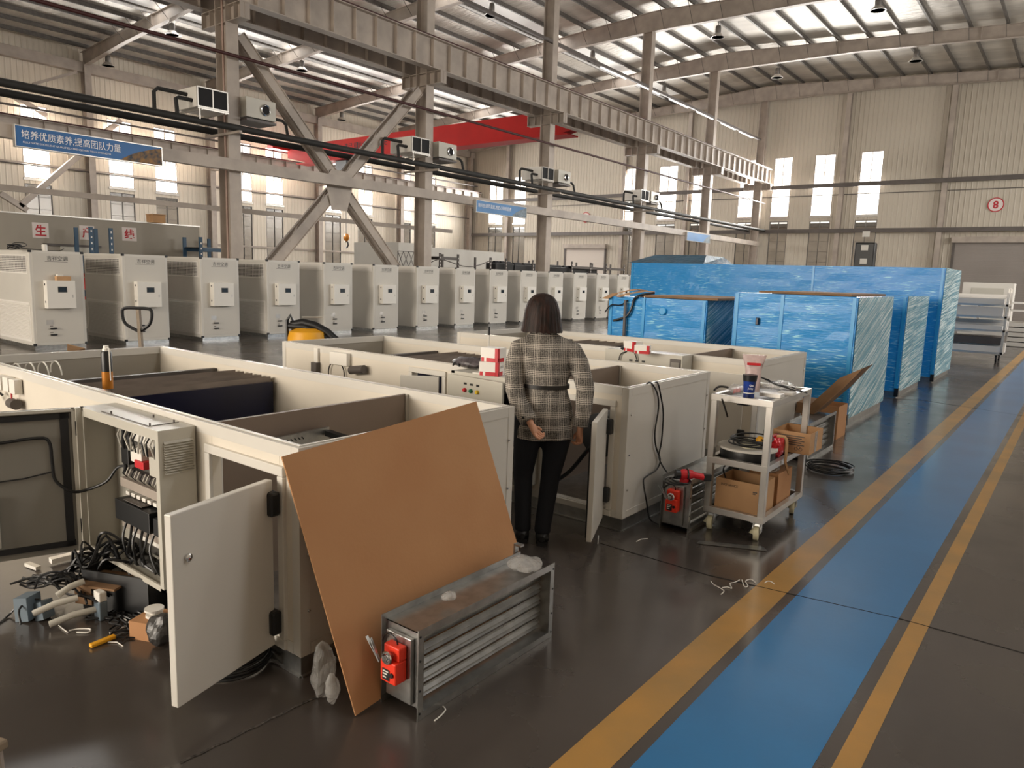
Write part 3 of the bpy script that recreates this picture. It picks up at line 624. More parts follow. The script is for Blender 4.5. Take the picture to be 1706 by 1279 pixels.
def big_unit(x0, x1, y0, y1, lab, opens):
    t = thing('air_handler_casing', lab, 'air handler', ((x0+x1)/2, (y0+y1)/2, 0), 'open-topped white casings in assembly')
    zb = .09; th = .05
    b = MB()
    for a, c in (((x0, y0+.005), (x1, y0+.05)), ((x0, y1-.05), (x1, y1-.005)), ((x0, y0), (x0+.05, y1)), ((x1-.05, y0), (x1, y1))):
        b.box((a[0], a[1], .006), (c[0], c[1], zb)); 
    b.box((x0, y0-.012, 0), (x1+.004, y0+.06, .01)).box((x1-.05, y0, 0), (x1+.012, y1, .01)).build('base_rail', M['galv'], t)
    # near long panel with openings
    def long_panel(name, ya, yb, ops):
        xa_, xb_ = x0+.006, x1-.006; mb = MB(); cuts = sorted({xa_, xb_, *[o[0] for o in ops], *[o[1] for o in ops]})
        for a, c in zip(cuts, cuts[1:]):
            hs = [o for o in ops if o[0] < (a+c)/2 < o[1]]; z = zb
            for o in hs:
                if o[2] > z: mb.box((a, ya, z), (c, yb, o[2]))
                z = o[3]
            mb.box((a, ya, z), (c, yb, ZT-.003))
        return mb.build(name, M['panel_inner'], t)
    long_panel('front_panel', y0+.004, y0+th, opens); long_panel('back_panel', y1-th, y1-.004, [])
    MB().box((x0+.004, y0+th, zb), (x0+th, y1-th, ZT-.003)).build('end_panel', M['partition'], t)  # darker than the other end: shade on its inner face put into the colour
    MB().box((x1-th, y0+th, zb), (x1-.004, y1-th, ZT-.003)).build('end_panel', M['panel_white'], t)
    MB().box((x0+th, y0+th, zb), (x1-th, y1-th, zb+.03)).build('floor_panel', M['galv'], t)
    # extruded frame: corner posts, top rim, bottom rim
    fr = MB(); w = .055
    for a in (x0, x1-w):
        for c in (y0, y1-w): fr.box((a, c, zb), (a+w, c+w, ZT))
    for c in (y0, y1-w):
        fr.box((x0+w, c, ZT-.06), (x1-w, c+w, ZT)).box((x0+w, c, zb), (x1-w, c+w, zb+.055))
        fr.box((x0+.02, c+.022, ZT), (x1-.02, c+.033, ZT+.004))
    for a in (x0, x1-w):
        fr.box((a, y0+w, ZT-.06), (a+w, y1-w, ZT)).box((a, y0+w, zb), (a+w, y1-w, zb+.055))
        fr.box((a+.022, y0+.02, ZT), (a+.033, y1-.02, ZT+.004))
    fr.build('frame', M['panel_white'], t, bevel=.004)
    for z in (.3, .56, .85):
        for y in (y0+.045, y1-.05): MB().ball((x1+.002, y, z), .008, 5).build('rivet', M['chrome'], t)
    for o in opens:
        f = MB(); a, c, z0, z1 = o; k = .045
        for p, q in (((a-k, z0-k), (c+k, z0)), ((a-k, z1), (c+k, z1+k)), ((a-k, z0), (a, z1)), ((c, z0), (c+k, z1))): f.box((p[0], y0-.014, p[1]), (q[0], y0+.06, q[1]))
        f.build('opening_frame', M['panel_white'], t, bevel=.004)
    # inside: partition, coil block under slats, dark blue fan housing
    xp = x1-.85
    MB().box((xp-.02, y0+th, zb+.03), (xp+.01, y1-th, ZT-.03)).build('partition', M['galv_shaded'], t)
    MB().box((xp-.03, y1-th-.03, zb+.03), (xp+.02, y1-th, ZT-.03)).build('partition_post', M['alu'], t)
    xa, xb = x1-2.95, x1-2.3
    MB().box((xb-.02, y0+th, zb+.03), (xb, y1-th-.03, ZT-.115)).build('fan_housing', M['navy'], t)
    MB().box((xa, y0+th, ZT-.3), (xb-.025, y1-th-.02, ZT-.12)).build('coil_block', M['galv_dark'], t)
    for k in range(5):
        xx = xa+.03+k*(xb-xa-.04)/5; MB().hexa(((xx, y0+th, ZT-.12), (xx+.1, y0+th, ZT-.12), (xx+.1, y1-th-.03, ZT-.12), (xx, y1-th-.03, ZT-.12)), ((xx+.01, y0+th, ZT-.1), (xx+.1, y0+th, ZT-.075), (xx+.1, y1-th-.03, ZT-.075), (xx+.01, y1-th-.03, ZT-.1))).build('slat', M['galv_slat'], t)
    MB().box((xa-.25, y0+th, ZT-.28), (xa-.2, y1-th, ZT-.1)).build('filter_rail', M['steel_dark'], t)
    MB().cyl((xp-.5, y0+.45, .3), (xp-.5, y1-.45, .3), .24, 20).build('fan_drum', M['black'], t, smooth=True)
    MB().box((xp-.95, y0+.3, .12), (xp-.1, y1-.3, .2)).build('motor_bed', M['steel_dark'], t)
    # catch bracket near the far rim
    MB().box((xp-.25, y1-th-.16, ZT-.1), (xp-.15, y1-th, ZT-.085)).box((xp-.2, y1-th-.01, ZT-.2), (xp-.1, y1-th, ZT-.1)).build('lift_bracket', M['alu'], t)
    return t
def hinged_door(t, H, L, ang, z0, z1, th=.035, name='door'):
    q = (H[0]+L*math.cos(ang), H[1]+L*math.sin(ang)); mb = MB(); vpanel(mb, q, H, z0, z1, th)
    d = mb.build(name, M['panel_white'], t, bevel=.004)
    n = V((-math.sin(ang), math.cos(ang), 0))
    e = V((q[0]-H[0], q[1]-H[1], 0)).normalized()
    g = MB(); c = V((H[0], H[1], 0)); inner = c-n*(-.0) 
    # dark gasket on the inner face
    s = -n*th
    for u0, u1, v0, v1 in ((.02, L-.02, z0+.02, z0+.05), (.02, L-.02, z1-.05, z1-.02), (.02, .05, z0+.02, z1-.02), (L-.05, L-.02, z0+.02, z1-.02)):
        a = c+e*u0+s; b = c+e*u1+s; g.hexa((a+V((0, 0, v0)), b+V((0, 0, v0)), b-n*.012+V((0, 0, v0)), a-n*.012+V((0, 0, v0))), (a+V((0, 0, v1)), b+V((0, 0, v1)), b-n*.012+V((0, 0, v1)), a-n*.012+V((0, 0, v1))))
    g.build('gasket', M['rubber'], d)
    return d, e, n
def hinge(t, p, z, e):
    p = V(p); sd = V((0, -1, 0)); MB().obox((p.x-.02, p.y-.02, z), (1, 0, 0), (0, 1, 0), (0, 0, 1), .075, .05, .11).build('hinge', M['black'], t, bevel=.012)
# the three casings
xA0, xA1, yA0, yA1 = -6.73, -2.556, 1.82, 3.315
xB0, xB1, yB0, yB1 = -6.53, -2.44, 4.468, 5.87
xC0, xC1, yC0, yC1 = -6.43, -2.43, 7.05, 8.55
bx0, bx1 = GY(688, 632, yB0).x, GY(737, 640, yB0).x
UA = big_unit(xA0, xA1, yA0, yA1, 'nearest open-topped white casing, cardboard sheet leaning on its end', [(-3.255, -2.70, .14, .90)])
UB = big_unit(xB0, xB1, yB0, yB1, 'middle open-topped white casing, beside the woman, cable over its end', [(bx0, bx1, .14, .93), (xB1-.69, xB1-.14, .14, .90)])
UC = big_unit(xC0, xC1, yC0, yC1, 'farthest open-topped white casing, in front of the blue wrapped units', [])
# door of A
H = (-2.705, yA0-.03); L = .545; an = swing(H, L, 291); dA, e, n = hinged_door(UA, H, L, an, .115, .885)
for z in (.78, .23): hinge(UA, (H[0]+.02, yA0-.02), z, e)
lk = V((H[0], H[1], 0))+e*(L-.07)+n*.003
MB().lathe([(.016, 0), (.016, .008), (.009, .012), (.0001, .012)], (lk.x, lk.y, .70), 14, n).build('lock', M['chrome'], dA, smooth=True)
# door of B
H = (xB1-.145, yB0-.03); an = swing(H, .53, 990, -150, -60); dB, e, n = hinged_door(UB, H, .53, an, .08, .885)
for z in (.76, .26): hinge(UB, (H[0]+.03, yB0-.02), z, e)
p = V((xB1-.35, yB0+.22, .62)); MB().cyl(p, p+V((0, .3, 0)), .17, 22).build('blower', M['black'], UB, smooth=True)
MB().tube([p+V((-.35, -.05, -.42)), p+V((-.2, -.08, -.3)), p+V((-.05, -.1, -.12)), p+V((.1, -.1, .05))], .016, 8).build('cable', M['black'], UB, smooth=True)
# door of C: shut
MB().box((xC1-.69, yC0-.012, .14), (xC1-.14, yC0+.004, .90)).build('door', M['panel_white'], UC, bevel=.004)
for z in (.7, .25): MB().box((xC1-.17, yC0-.04, z), (xC1-.1, yC0, z+.1)).build('hinge', M['black'], UC, bevel=.01)
# small leaf at the left opening of B
mb = MB(); vpanel(mb, (bx1-.02, yB0-.02), (bx1-.30, yB0-.2), .14, .93, .03); mb.build('door', M['panel_white'], UB, bevel=.003)
# damper bracket and grille inside the right bay of A
pb = [GX(x, y, xA1-.80) for x, y in ((460, 728), (545, 710), (545, 735), (460, 752))]
MB().prism(pb, (.02, 0, 0)).build('mounting_plate', M['galv'], UA)
for k in range(5):
    c = pb[0].lerp(pb[1], .18+k*.07)+V((.02, 0, -.03)); MB().obox(c, (0, .5, .5), (1, 0, 0), (0, -.5, .5), .006, .004, .02).build('slot', M['black'], UA)
MB().bar(pb[1]+V((.03, -.02, -.03)), pb[1]+V((.35, .02, -.06)), .04, .03).build('arm', M['black'], UA)
# fittings on the near faces
def junction(t, p, m='white_plastic', s=(.1, .05, .1)):
    return MB().box((p.x-s[0]/2, p.y-s[1], p.z-s[2]/2), (p.x+s[0]/2, p.y, p.z+s[2]/2)).build('junction_box', M[m], t, bevel=.004)
for x, y in ((22, 639), (33, 643), (10, 636)): junction(UA, GY(x, y, yA0))
p = GY(32, 672, yA0); MB().cyl((p.x-.06, p.y-.03, p.z), (p.x+.1, p.y-.05, p.z+.01), .036, 14).build('pressure_port', M['steel_dark'], UA, smooth=True)
MB().cyl((p.x-.01, p.y-.04, p.z+.03), (p.x-.01, p.y-.04, p.z+.085), .006, 6).build('valve_stem', M['red'], UA)
p = GY(5, 655, yA0); MB().tube([(p.x-.1, p.y-.03, p.z+.05), (p.x-.02, p.y-.06, p.z-.03), (p.x+.04, p.y-.05, p.z+.02), (p.x+.09, p.y-.03, p.z-.0)], .008, 6).build('wire', M['black'], UA, smooth=True)
for x, y in ((563, 596), (577, 598)): junction(UB, GY(x, y, yB0), s=(.13, .05, .12))
p = GY(602, 616, yB0); MB().cyl((p.x-.1, p.y-.04, p.z-.01), (p.x+.1, p.y-.05, p.z+.02), .04, 14).build('pressure_port', M['steel_dark'], UB, smooth=True)
p = GY(529, 613, yB0); MB().box((p.x-.04, p.y-.05, p.z-.06), (p.x+.04, p.y, p.z+.06)).build('switch_box', M['steel_dark'], UB); MB().box((p.x-.03, p.y-.02, p.z+.06), (p.x+.03, p.y, p.z+.2)).build('cable_duct', M['white_plastic'], UB)
p = GY(563, 622, yB0); MB().ring((p.x, p.y-.02, p.z), .12, .006, (0, 1, 0), 30, 6).build('wire', M['black'], UB, smooth=True)
# caged lamp inside the far left corner of A
p = GX(62, 612, xA0+.35); mb = MB()
for k in range(4): mb.tube([(p.x-.11*math.cos(a)*(1), p.y-.14+.09*k, p.z-.06+.1*math.sin(a)) for a in [i*PI/8 for i in range(9)]], .006, 5)
mb.tube([(p.x, p.y-.14, p.z+.04), (p.x, p.y+.13, p.z+.04)], .006, 5).build('lamp_guard', M['white_plastic'], UA, smooth=True)
# control cabinets ---------------------------------------------------------------
def cabinet(t, x0, x1, yf, yb, z0, z1, open_front=True):
    s = MB(); k = .018
    s.box((x0, yf, z1-k), (x1, yb, z1)).box((x0, yf, z0), (x1, yb, z0+k)).box((x0, yf, z0), (x0+k, yb, z1)).box((x1-k, yf, z0), (x1, yb, z1)).box((x0, yb-k, z0), (x1, yb, z1))
    if open_front:
        for a, b in (((x0, z0), (x0+.035, z1)), ((x1-.035, z0), (x1, z1)), ((x0, z1-.05), (x1, z1)), ((x0, z0), (x1, z0+.03))): s.box((a[0], yf, a[1]), (b[0], yf+.012, b[1]))
    else: s.box((x0, yf-.018, z0), (x1, yf, z1))
    return s.build('control_cabinet', M['cabinet'], t)
ca = cabinet(UA, -4.262, -3.392, 1.63, yA0-.005, .2, 1.015)
# seam and studs on its top, side louvres
MB().box((-4.05, 1.65, 1.015), (-3.52, 1.655, 1.018)).box((-3.525, 1.65, 1.015), (-3.52, 1.80, 1.018)).build('lid_seam', M['steel_dark'], ca)
for x, y in ((-3.95, 1.66), (-3.53, 1.66), (-3.53, 1.78), (-3.72, 1.77)): MB().cyl((x, y, 1.015), (x, y, 1.03), .005, 6).build('stud', M['steel_dark'], ca)
for k in range(13):
    z = .80+k*.0125; MB().hexa(((-3.392, 1.655, z), (-3.376, 1.655, z-.001), (-3.376, 1.80, z-.001), (-3.392, 1.80, z)), ((-3.392, 1.655, z+.009), (-3.391, 1.655, z+.009), (-3.391, 1.80, z+.009), (-3.392, 1.80, z+.009))).build('louvre', M['cabinet'], ca)
# inside components: terminal rows, breakers, relays, drive, trunking
yb = yA0-.03
MB().box((-4.05, yb-.012, .25), (-3.42, yb, .98)).build('back_plate', M['plate_dark'], ca)  # plate colour darkened to carry the dim cabinet interior
def comp(name, x0, x1, z0, z1, dep, m): return MB().box((x0, yb-.012-dep, z0), (x1, yb-.012, z1)).build(name, M[m], ca, bevel=.003)
for x0, x1, z0, z1, dp, m in ((-3.98, -3.9, .86, .93, .06, 'black'), (-3.88, -3.72, .875, .93, .05, 'white_plastic'), (-3.70, -3.6, .87, .93, .06, 'white_plastic'), (-3.58, -3.46, .87, .93, .05, 'black')): comp('terminal_block', x0, x1, z0, z1, dp, m)
comp('contactor', -3.86, -3.74, .77, .85, .07, 'white_plastic'); comp('breaker', -3.8, -3.7, .75, .79, .08, 'red'); comp('relay', -3.66, -3.56, .73, .83, .07, 'cabinet'); comp('relay', -3.55, -3.52, .75, .83, .06, 'yellow')
comp('terminal_block', -3.98, -3.46, .66, .70, .04, 'steel_dark'); comp('relay', -3.97, -3.89, .74, .83, .07, 'black'); comp('fuse_holder', -3.62, -3.57, .88, .95, .07, 'cabinet'); comp('contactor', -3.99, -3.88, .955, .975, .05, 'steel_paint'); comp('relay', -3.5, -3.46, .72, .84, .08, 'steel_dark'); comp('inverter_fan', -3.9, -3.7, .555, .56, .1, 'steel_dark'); comp('cable_trunking', -4.02, -3.44, .60, .65, .06, 'steel_paint')
comp('inverter', -3.98, -3.6, .44, .55, .11, 'black'); comp('inverter', -3.58, -3.46, .44, .53, .1, 'black_matte')
for k in range(7): comp('terminal', -3.96+k*.06, -3.92+k*.06, .565, .585, .06, 'white_plastic')
comp('cable_trunking', -4.02, -3.44, .37, .42, .06, 'steel_paint'); comp('terminal_block', -3.96, -3.45, .33, .36, .04, 'white_plastic')
for k in range(13):
    x = -3.95+k*.036; MB().tube([(x, yb-.08, .95), (x+R_.uniform(-.02, .02), yb-.1, .90), (x+R_.uniform(-.03, .03), yb-.09, .83)], .0045, 5).build('wire', M['black' if k % 2 else 'cable_white'], ca)
for k in range(16):
    x = -3.95+k*.032; MB().tube([(x, yb-.07, .72), (x+.008, yb-.09, .69), (x+R_.uniform(-.01, .01), yb-.06, .66)], .004, 5).build('wire', M['cable_white' if k % 3 else 'black'], ca)
for k in range(6):
    x = -3.9+k*.06; MB().tube([(x, yb-.1, .43), (x+R_.uniform(-.05, .05), yb-.13, .36), (x+R_.uniform(-.05, .05), yb-.12, .27), (x+R_.uniform(-.1, .1), yb-.1, .23)], .007, 6).build('cable', M['black'], ca, smooth=True)
MB().tube([(-4.0, yb-.02, .95), (-4.03, yb-.04, .86), (-4.0, yb-.05, .76), (-3.97, yb-.06, .68)], .012, 8).build('cable_loom', M['black'], ca, smooth=True)
# big cabinet door, swung open to the left
MB().box((-4.272, 1.60, .2), (-4.24, 1.64, 1.012)).build('hinge_strip', M['cabinet'], UA)
Hd = (-4.27, 1.608); Ld = .87; ang = math.atan2(1.292-1.615, -4.42+4.262)
ang = swing(Hd, Ld, -60, -150, -95) if False else math.radians(-172+52)
def ang_fit():
    best = None
    for a in range(-175, -90):
        q = (Hd[0]+.5*math.cos(math.radians(a)), Hd[1]+.5*math.sin(math.radians(a)), 1.01); x, y = PJ(q)
        # top edge should pass through (0,686): compare the picture slope
        m = (y-676)/(x-140) if abs(x-140) > 3 else 9; e_ = abs(m-(686-676)/(0-140))+(0 if x < 140 else 9)
        if best is None or e_ < best[0]: best = (e_, a)
    return math.radians(best[1])
ang = ang_fit(); qd = (Hd[0]+Ld*math.cos(ang), Hd[1]+Ld*math.sin(ang))
ed = V((math.cos(ang), math.sin(ang), 0)); nd = V((math.sin(ang), -math.cos(ang), 0))
if nd.dot(V((0, 0, 0))-V((Hd[0], Hd[1], 0))) < 0: nd = -nd           # the face turned to the camera
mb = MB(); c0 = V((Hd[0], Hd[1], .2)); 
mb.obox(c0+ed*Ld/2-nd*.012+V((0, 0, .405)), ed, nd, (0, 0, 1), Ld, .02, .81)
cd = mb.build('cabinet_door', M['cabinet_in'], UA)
def ondoor(u, z, off=0.): return V((Hd[0], Hd[1], z))+ed*u+nd*(off)
g = MB()
for u0, u1, z0, z1 in ((.03, Ld-.03, .955, .985), (.03, Ld-.03, .235, .265), (.035, .075, .235, .985)):
    g.obox(ondoor((u0+u1)/2, (z0+z1)/2, .004), ed, nd, (0, 0, 1), u1-u0, .014, z1-z0)
g.build('gasket', M['rubber'], cd)
MB().obox(ondoor(.01, .605, .006), ed, nd, (0, 0, 1), .02, .03, .81).obox(ondoor(Ld/2, 1.002, .006), ed, nd, (0, 0, 1), Ld, .03, .016).build('door_rim', M['cabinet'], cd)
MB().tube([ondoor(Ld-.02, .83, .01), ondoor(.4, .845, .012), ondoor(.2, .86, .012), ondoor(.13, .84, .012), ondoor(.12, .72, .012), ondoor(.11, .62, .02), ondoor(.04, .555, .04), ondoor(-.03, .55, .03), (-4.15, 1.70, .60), (-4.1, 1.74, .68), (-4.04, 1.76, .70)], .008, 8).build('door_cable', M['black'], cd, smooth=True)
MB().tube([ondoor(Ld-.02, .62, .008), ondoor(.25, .645, .008), ondoor(.11, .67, .01)], .004, 6).build('thin_wire', M['black'], cd, smooth=True)
MB().lathe([(.03, 0), (.03, .02), (.018, .03), (.0001, .03)], ondoor(.45, .89, 0), 16, nd).build('rotary_switch', M['black'], cd, smooth=True)
MB().obox(ondoor(.47, .42, .012), ed, nd, (0, 0, 1), .2, .02, .28).build('document_pocket', M['cabinet'], cd, bevel=.004)
for z in (.90, .35): MB().obox(ondoor(-.005, z, .01), ed, nd, (0, 0, 1), .02, .03, .08).build('hinge', M['black'], cd)
# grey glove lying in the cabinet
gl = thing('work_glove', 'dark grey work glove lying on the floor of the open cabinet', 'glove', (-3.7, 1.72, .222))
MB().ball((-3.72, 1.71, .25), .055, 8, (1.3, .8, .5)).build('palm', mat('glove', '2e2d2b', .9, 0, .2, 50), gl, smooth=True)
for k in range(4): MB().tube([(-3.68, 1.69+.022*k, .255), (-3.62, 1.685+.026*k, .262), (-3.575, 1.68+.03*k, .235)], .012, 8, True, [.012, .012, .008]).build('finger', bpy.data.materials['glove'], gl, smooth=True)
MB().ring((-3.79, 1.705, .25), .03, .01, (1, .1, 0), 16, 6).build('cuff', bpy.data.materials['glove'], gl, smooth=True)
# cabinet of B: deck with things on it and its door ajar
c0 = G(750, 616, 1.04); c1 = G(853, 634, 1.04)
cb = cabinet(UB, c0.x, xB1-.76, yB0-.23, yB0-.005, .2, 1.035)
db = MB(); Hb = (c0.x-.02, yB0-.25); pa = G(819, 637, 1.0); dv = V((pa.x-Hb[0], pa.y-Hb[1], 0)); dv = dv.normalized()*.62
q = (Hb[0]+dv.x, Hb[1]+dv.y); vpanel(db, Hb, q, .2, 1.01, .022); dbo = db.build('cabinet_door', M['cabinet'], UB, bevel=.003)
dn = V((dv.y, -dv.x, 0)).normalized(); 
if dn.dot(-V((Hb[0], Hb[1], 0))) < 0: dn = -dn
for u, m in ((.34, 'red'), (.455, 'green'), (.57, 'yellow_btn')):
    c = V((Hb[0], Hb[1], .905))+dv*u; MB().lathe([(.017, 0), (.017, .012), (.013, .02), (.0001, .02)], c, 14, dn).build('push_button', M[m], dbo, smooth=True)
    MB().obox(c+V((0, 0, .05))+dn*.001, dv, dn, (0, 0, 1), .032, .003, .016).build('button_plate', M['black'], dbo)
comp2 = lambda nm, x0, x1, z0, z1, m: MB().box((x0, yB0-.15, z0), (x1, yB0-.03, z1)).build(nm, M[m], cb, bevel=.003)
xb_ = xB1-.76; comp2('inverter', xb_-.32, xb_-.1, .5, .9, 'black'); comp2('terminal_block', xb_-.6, xb_-.36, .7, .8, 'white_plastic')
# cabinet of C: shut, three small lamps plates and a meter
cx1 = GY(1138, 600, yC0-.22).x; cx0 = cx1-.9
cc = cabinet(UC, cx0, cx1, yC0-.22, yC0-.005, .2, 1.05, False)
for x in (1051, 1061, 1072):
    p = GY(x, 600+(x-1051)*.1, yC0-.24); MB().box((p.x-.018, p.y-.004, p.z-.01), (p.x+.018, p.y, p.z+.01)).build('button_plate', M['black'], cc)
p0 = GY(1117, 597, yC0-.24); MB().box((p0.x, p0.y-.012, p0.z-.1), (p0.x+.115, p0.y, p0.z)).build('meter', M['steel_dark'], cc, bevel=.004)
MB().box((p0.x+.012, p0.y-.014, p0.z-.09), (p0.x+.1, p0.y-.012, p0.z-.035)).build('display', M['cabinet_in'], cc)
# red and white cartons on the cabinets
def carton(p, s, rz, lab, txt=None, grp='red and white cartons'):
    t = thing('carton', lab, 'box', p, grp, rz); a, b, c = s
    def lb(mb, nm, m): return mb.build(nm, M[m], t, local=True)
    lb(MB().box((-a/2, -b/2, 0), (a/2, b/2, c)), 'body', 'white')
    lb(MB().box((a/2-.025, -b/2-.001, 0), (a/2+.0005, -b/2+.001, c)).box((-a/2+.05, -b/2-.001, 0), (a/2-.02, -b/2+.001, .03)).box((-a/2+.005, -b/2-.001, 0), (-a/2+.03, -b/2+.001, .03)), 'red_band', 'red')
    lb(MB().box((a/2-.001, -b/2, 0), (a/2+.001, b/2*.45, .03)).box((a/2-.001, -b/2, 0), (a/2+.001, -b/2+.03, c)), 'red_band', 'red')
    if txt: text('lettering', txt, M['black'], t, (a/2+.001, -b/2+.04, c*.55), (0, 1, 0), (0, 0, 1), width=b*.5, ext=.001, local=True)
    return t
zc = 1.037
pb_ = G(819, 622, zc+.01); carton((pb_.x, pb_.y, zc), (.155, .14, .105), .35, 'lower red and white carton on the cabinet of the middle casing', 'LEFOO')
carton((pb_.x+.005, pb_.y+.012, zc+.106), (.15, .13, .105), .15, 'red and white carton on top of another one beside the woman', None)
p = G(1052, 585, 1.052); carton((p.x, p.y+.03, 1.052), (.15, .13, .105), -.3, 'left red and white carton on the cabinet of the farthest casing')
p = G(1066, 588, 1.052); carton((p.x+.03, p.y, 1.052), (.15, .12, .085), .3, 'right low red and white carton on the cabinet of the farthest casing', 'LEFOO')
# papers, black bag and pen stand on the B cabinet
p = G(765, 611, zc); t = thing('black_bag', 'crumpled black and grey plastic bag on the cabinet of the middle casing', 'bag', (p.x, p.y, zc))
mb = MB(); mb.ball((p.x+.09, p.y+.04, zc+.04), .12, 10, (1.6, .75, .38)); 
for i, v in enumerate(mb.v): v.z = max(zc+.002, v.z+mnoise.noise(v*25)*.025)
mb.build('bag_body', mat('bag_grey', '5a5356', .3, 0, .6, 30, .8, 40), t, smooth=True)
MB().tube([(p.x-.05, p.y-.02, zc+.01), (p.x-.02, p.y-.03, zc+.04), (p.x+.03, p.y-.03, zc+.012), (p.x-.02, p.y, zc+.03), (p.x-.07, p.y+.02, zc+.012)], .008, 6).build('strap', M['black'], t, smooth=True)
p = G(799, 622, zc); single(MB().box((p.x-.03, p.y-.05, zc+.001), (p.x+.05, p.y+.04, zc+.012)), 'label_sheet', M['paper'], 'small white printed label sheet left of the red cartons', 'paper')
p = G(813, 612, zc); t = thing('marker_stand', 'slim upright white rod with a black cap behind the red cartons', 'rod', (p.x, p.y, zc))
MB().cyl((p.x, p.y, zc), (p.x, p.y, zc+.27), .006, 8).build('rod', M['white_plastic'], t); MB().cyl((p.x, p.y, zc+.27), (p.x, p.y, zc+.34), .009, 8).build('cap', M['black'], t)
p = G(1040, 584, 1.052); single(MB().ball((p.x-.02, p.y+.02, 1.075), .03, 6, (1.2, 1, .7)), 'tape_gun', M['black'], 'small black tool left of the cartons on the farthest casing', 'tool')
single(MB().tube([GY(1031, 600, yC0-.26), GY(1034, 590, yC0-.26), GY(1042, 586, yC0-.25), GY(1050, 585.5, yC0-.2), GY(1057, 588, yC0-.26), GY(1061, 599, yC0-.26)], .006, 6), 'wire_lead', M['black'], 'thin black lead curling over the front of the farthest cabinet', 'wire', smooth=True)
# spray can on the coil of A
p = G(180, 647, ZT-.07); t = thing('spray_can', 'black and gold foam spray can standing on the nearest casing coil', 'spray can', (p.x, p.y, ZT-.07))
MB().lathe([(.033, 0), (.033, .115), (.0332, .115)], (p.x, p.y, ZT-.07), 20).build('lower_label', M['gold'], t, smooth=True)
MB().lathe([(.033, .115), (.033, .235), (.026, .25), (.02, .252)], (p.x, p.y, ZT-.07), 20).build('upper_label', M['black'], t, smooth=True)
MB().lathe([(.024, .25), (.022, .265), (.016, .27), (.016, .285), (.0001, .285)], (p.x, p.y, ZT-.07), 16).build('cap', M['white_plastic'], t, smooth=True)
MB().tube([(p.x+.012, p.y, ZT+.205), (p.x+.045, p.y, ZT+.2), (p.x+.047, p.y, ZT-.01)], .004, 6).build('straw', M['white_plastic'], t)
# loose profiles lying beside the can
single(MB().bar(G(120, 642, ZT-.05), G(178, 654, ZT-.05), .05, .02), 'metal_strip', M['alu'], 'short white metal strip lying beside the spray can', 'metal strip')
# cable hanging over the end of B
cab = [GX(1075, 641, xB1-.03), GX(1084, 637, xB1), GX(1095, 655, xB1+.012), GX(1097, 680, xB1+.012), GX(1091, 720, xB1+.012), GX(1093, 745, xB1+.012), GX(1100, 765, xB1+.012), GX(1094, 782, xB1+.015), GX(1075, 795, xB1+.03), GX(1072, 805, xB1+.05), GX(1077, 835, xB1+.1)]
e0 = G(1088, 872); cab += [V((e0.x-.03, e0.y, .03)), V((e0.x+.05, e0.y-.02, .012))]
single(MB().tube(cab, .006, 6), 'hanging_cable', M['black'], 'long black cable hanging over the end of the middle casing to the floor', 'cable', smooth=True)
cab = [GX(1090, 638, xB1-.03), GX(1096, 638, xB1+.004), GX(1101, 660, xB1+.014), GX(1105, 690, xB1+.014), GX(1102, 735, xB1+.014), GX(1098, 762, xB1+.016), GX(1110, 785, xB1+.1), GX(1124, 795, xB1+.2)]
single(MB().tube(cab, .006, 6), 'hanging_cable', M['black'], 'black cable hanging from the middle casing to the drill on the damper', 'cable', smooth=True)
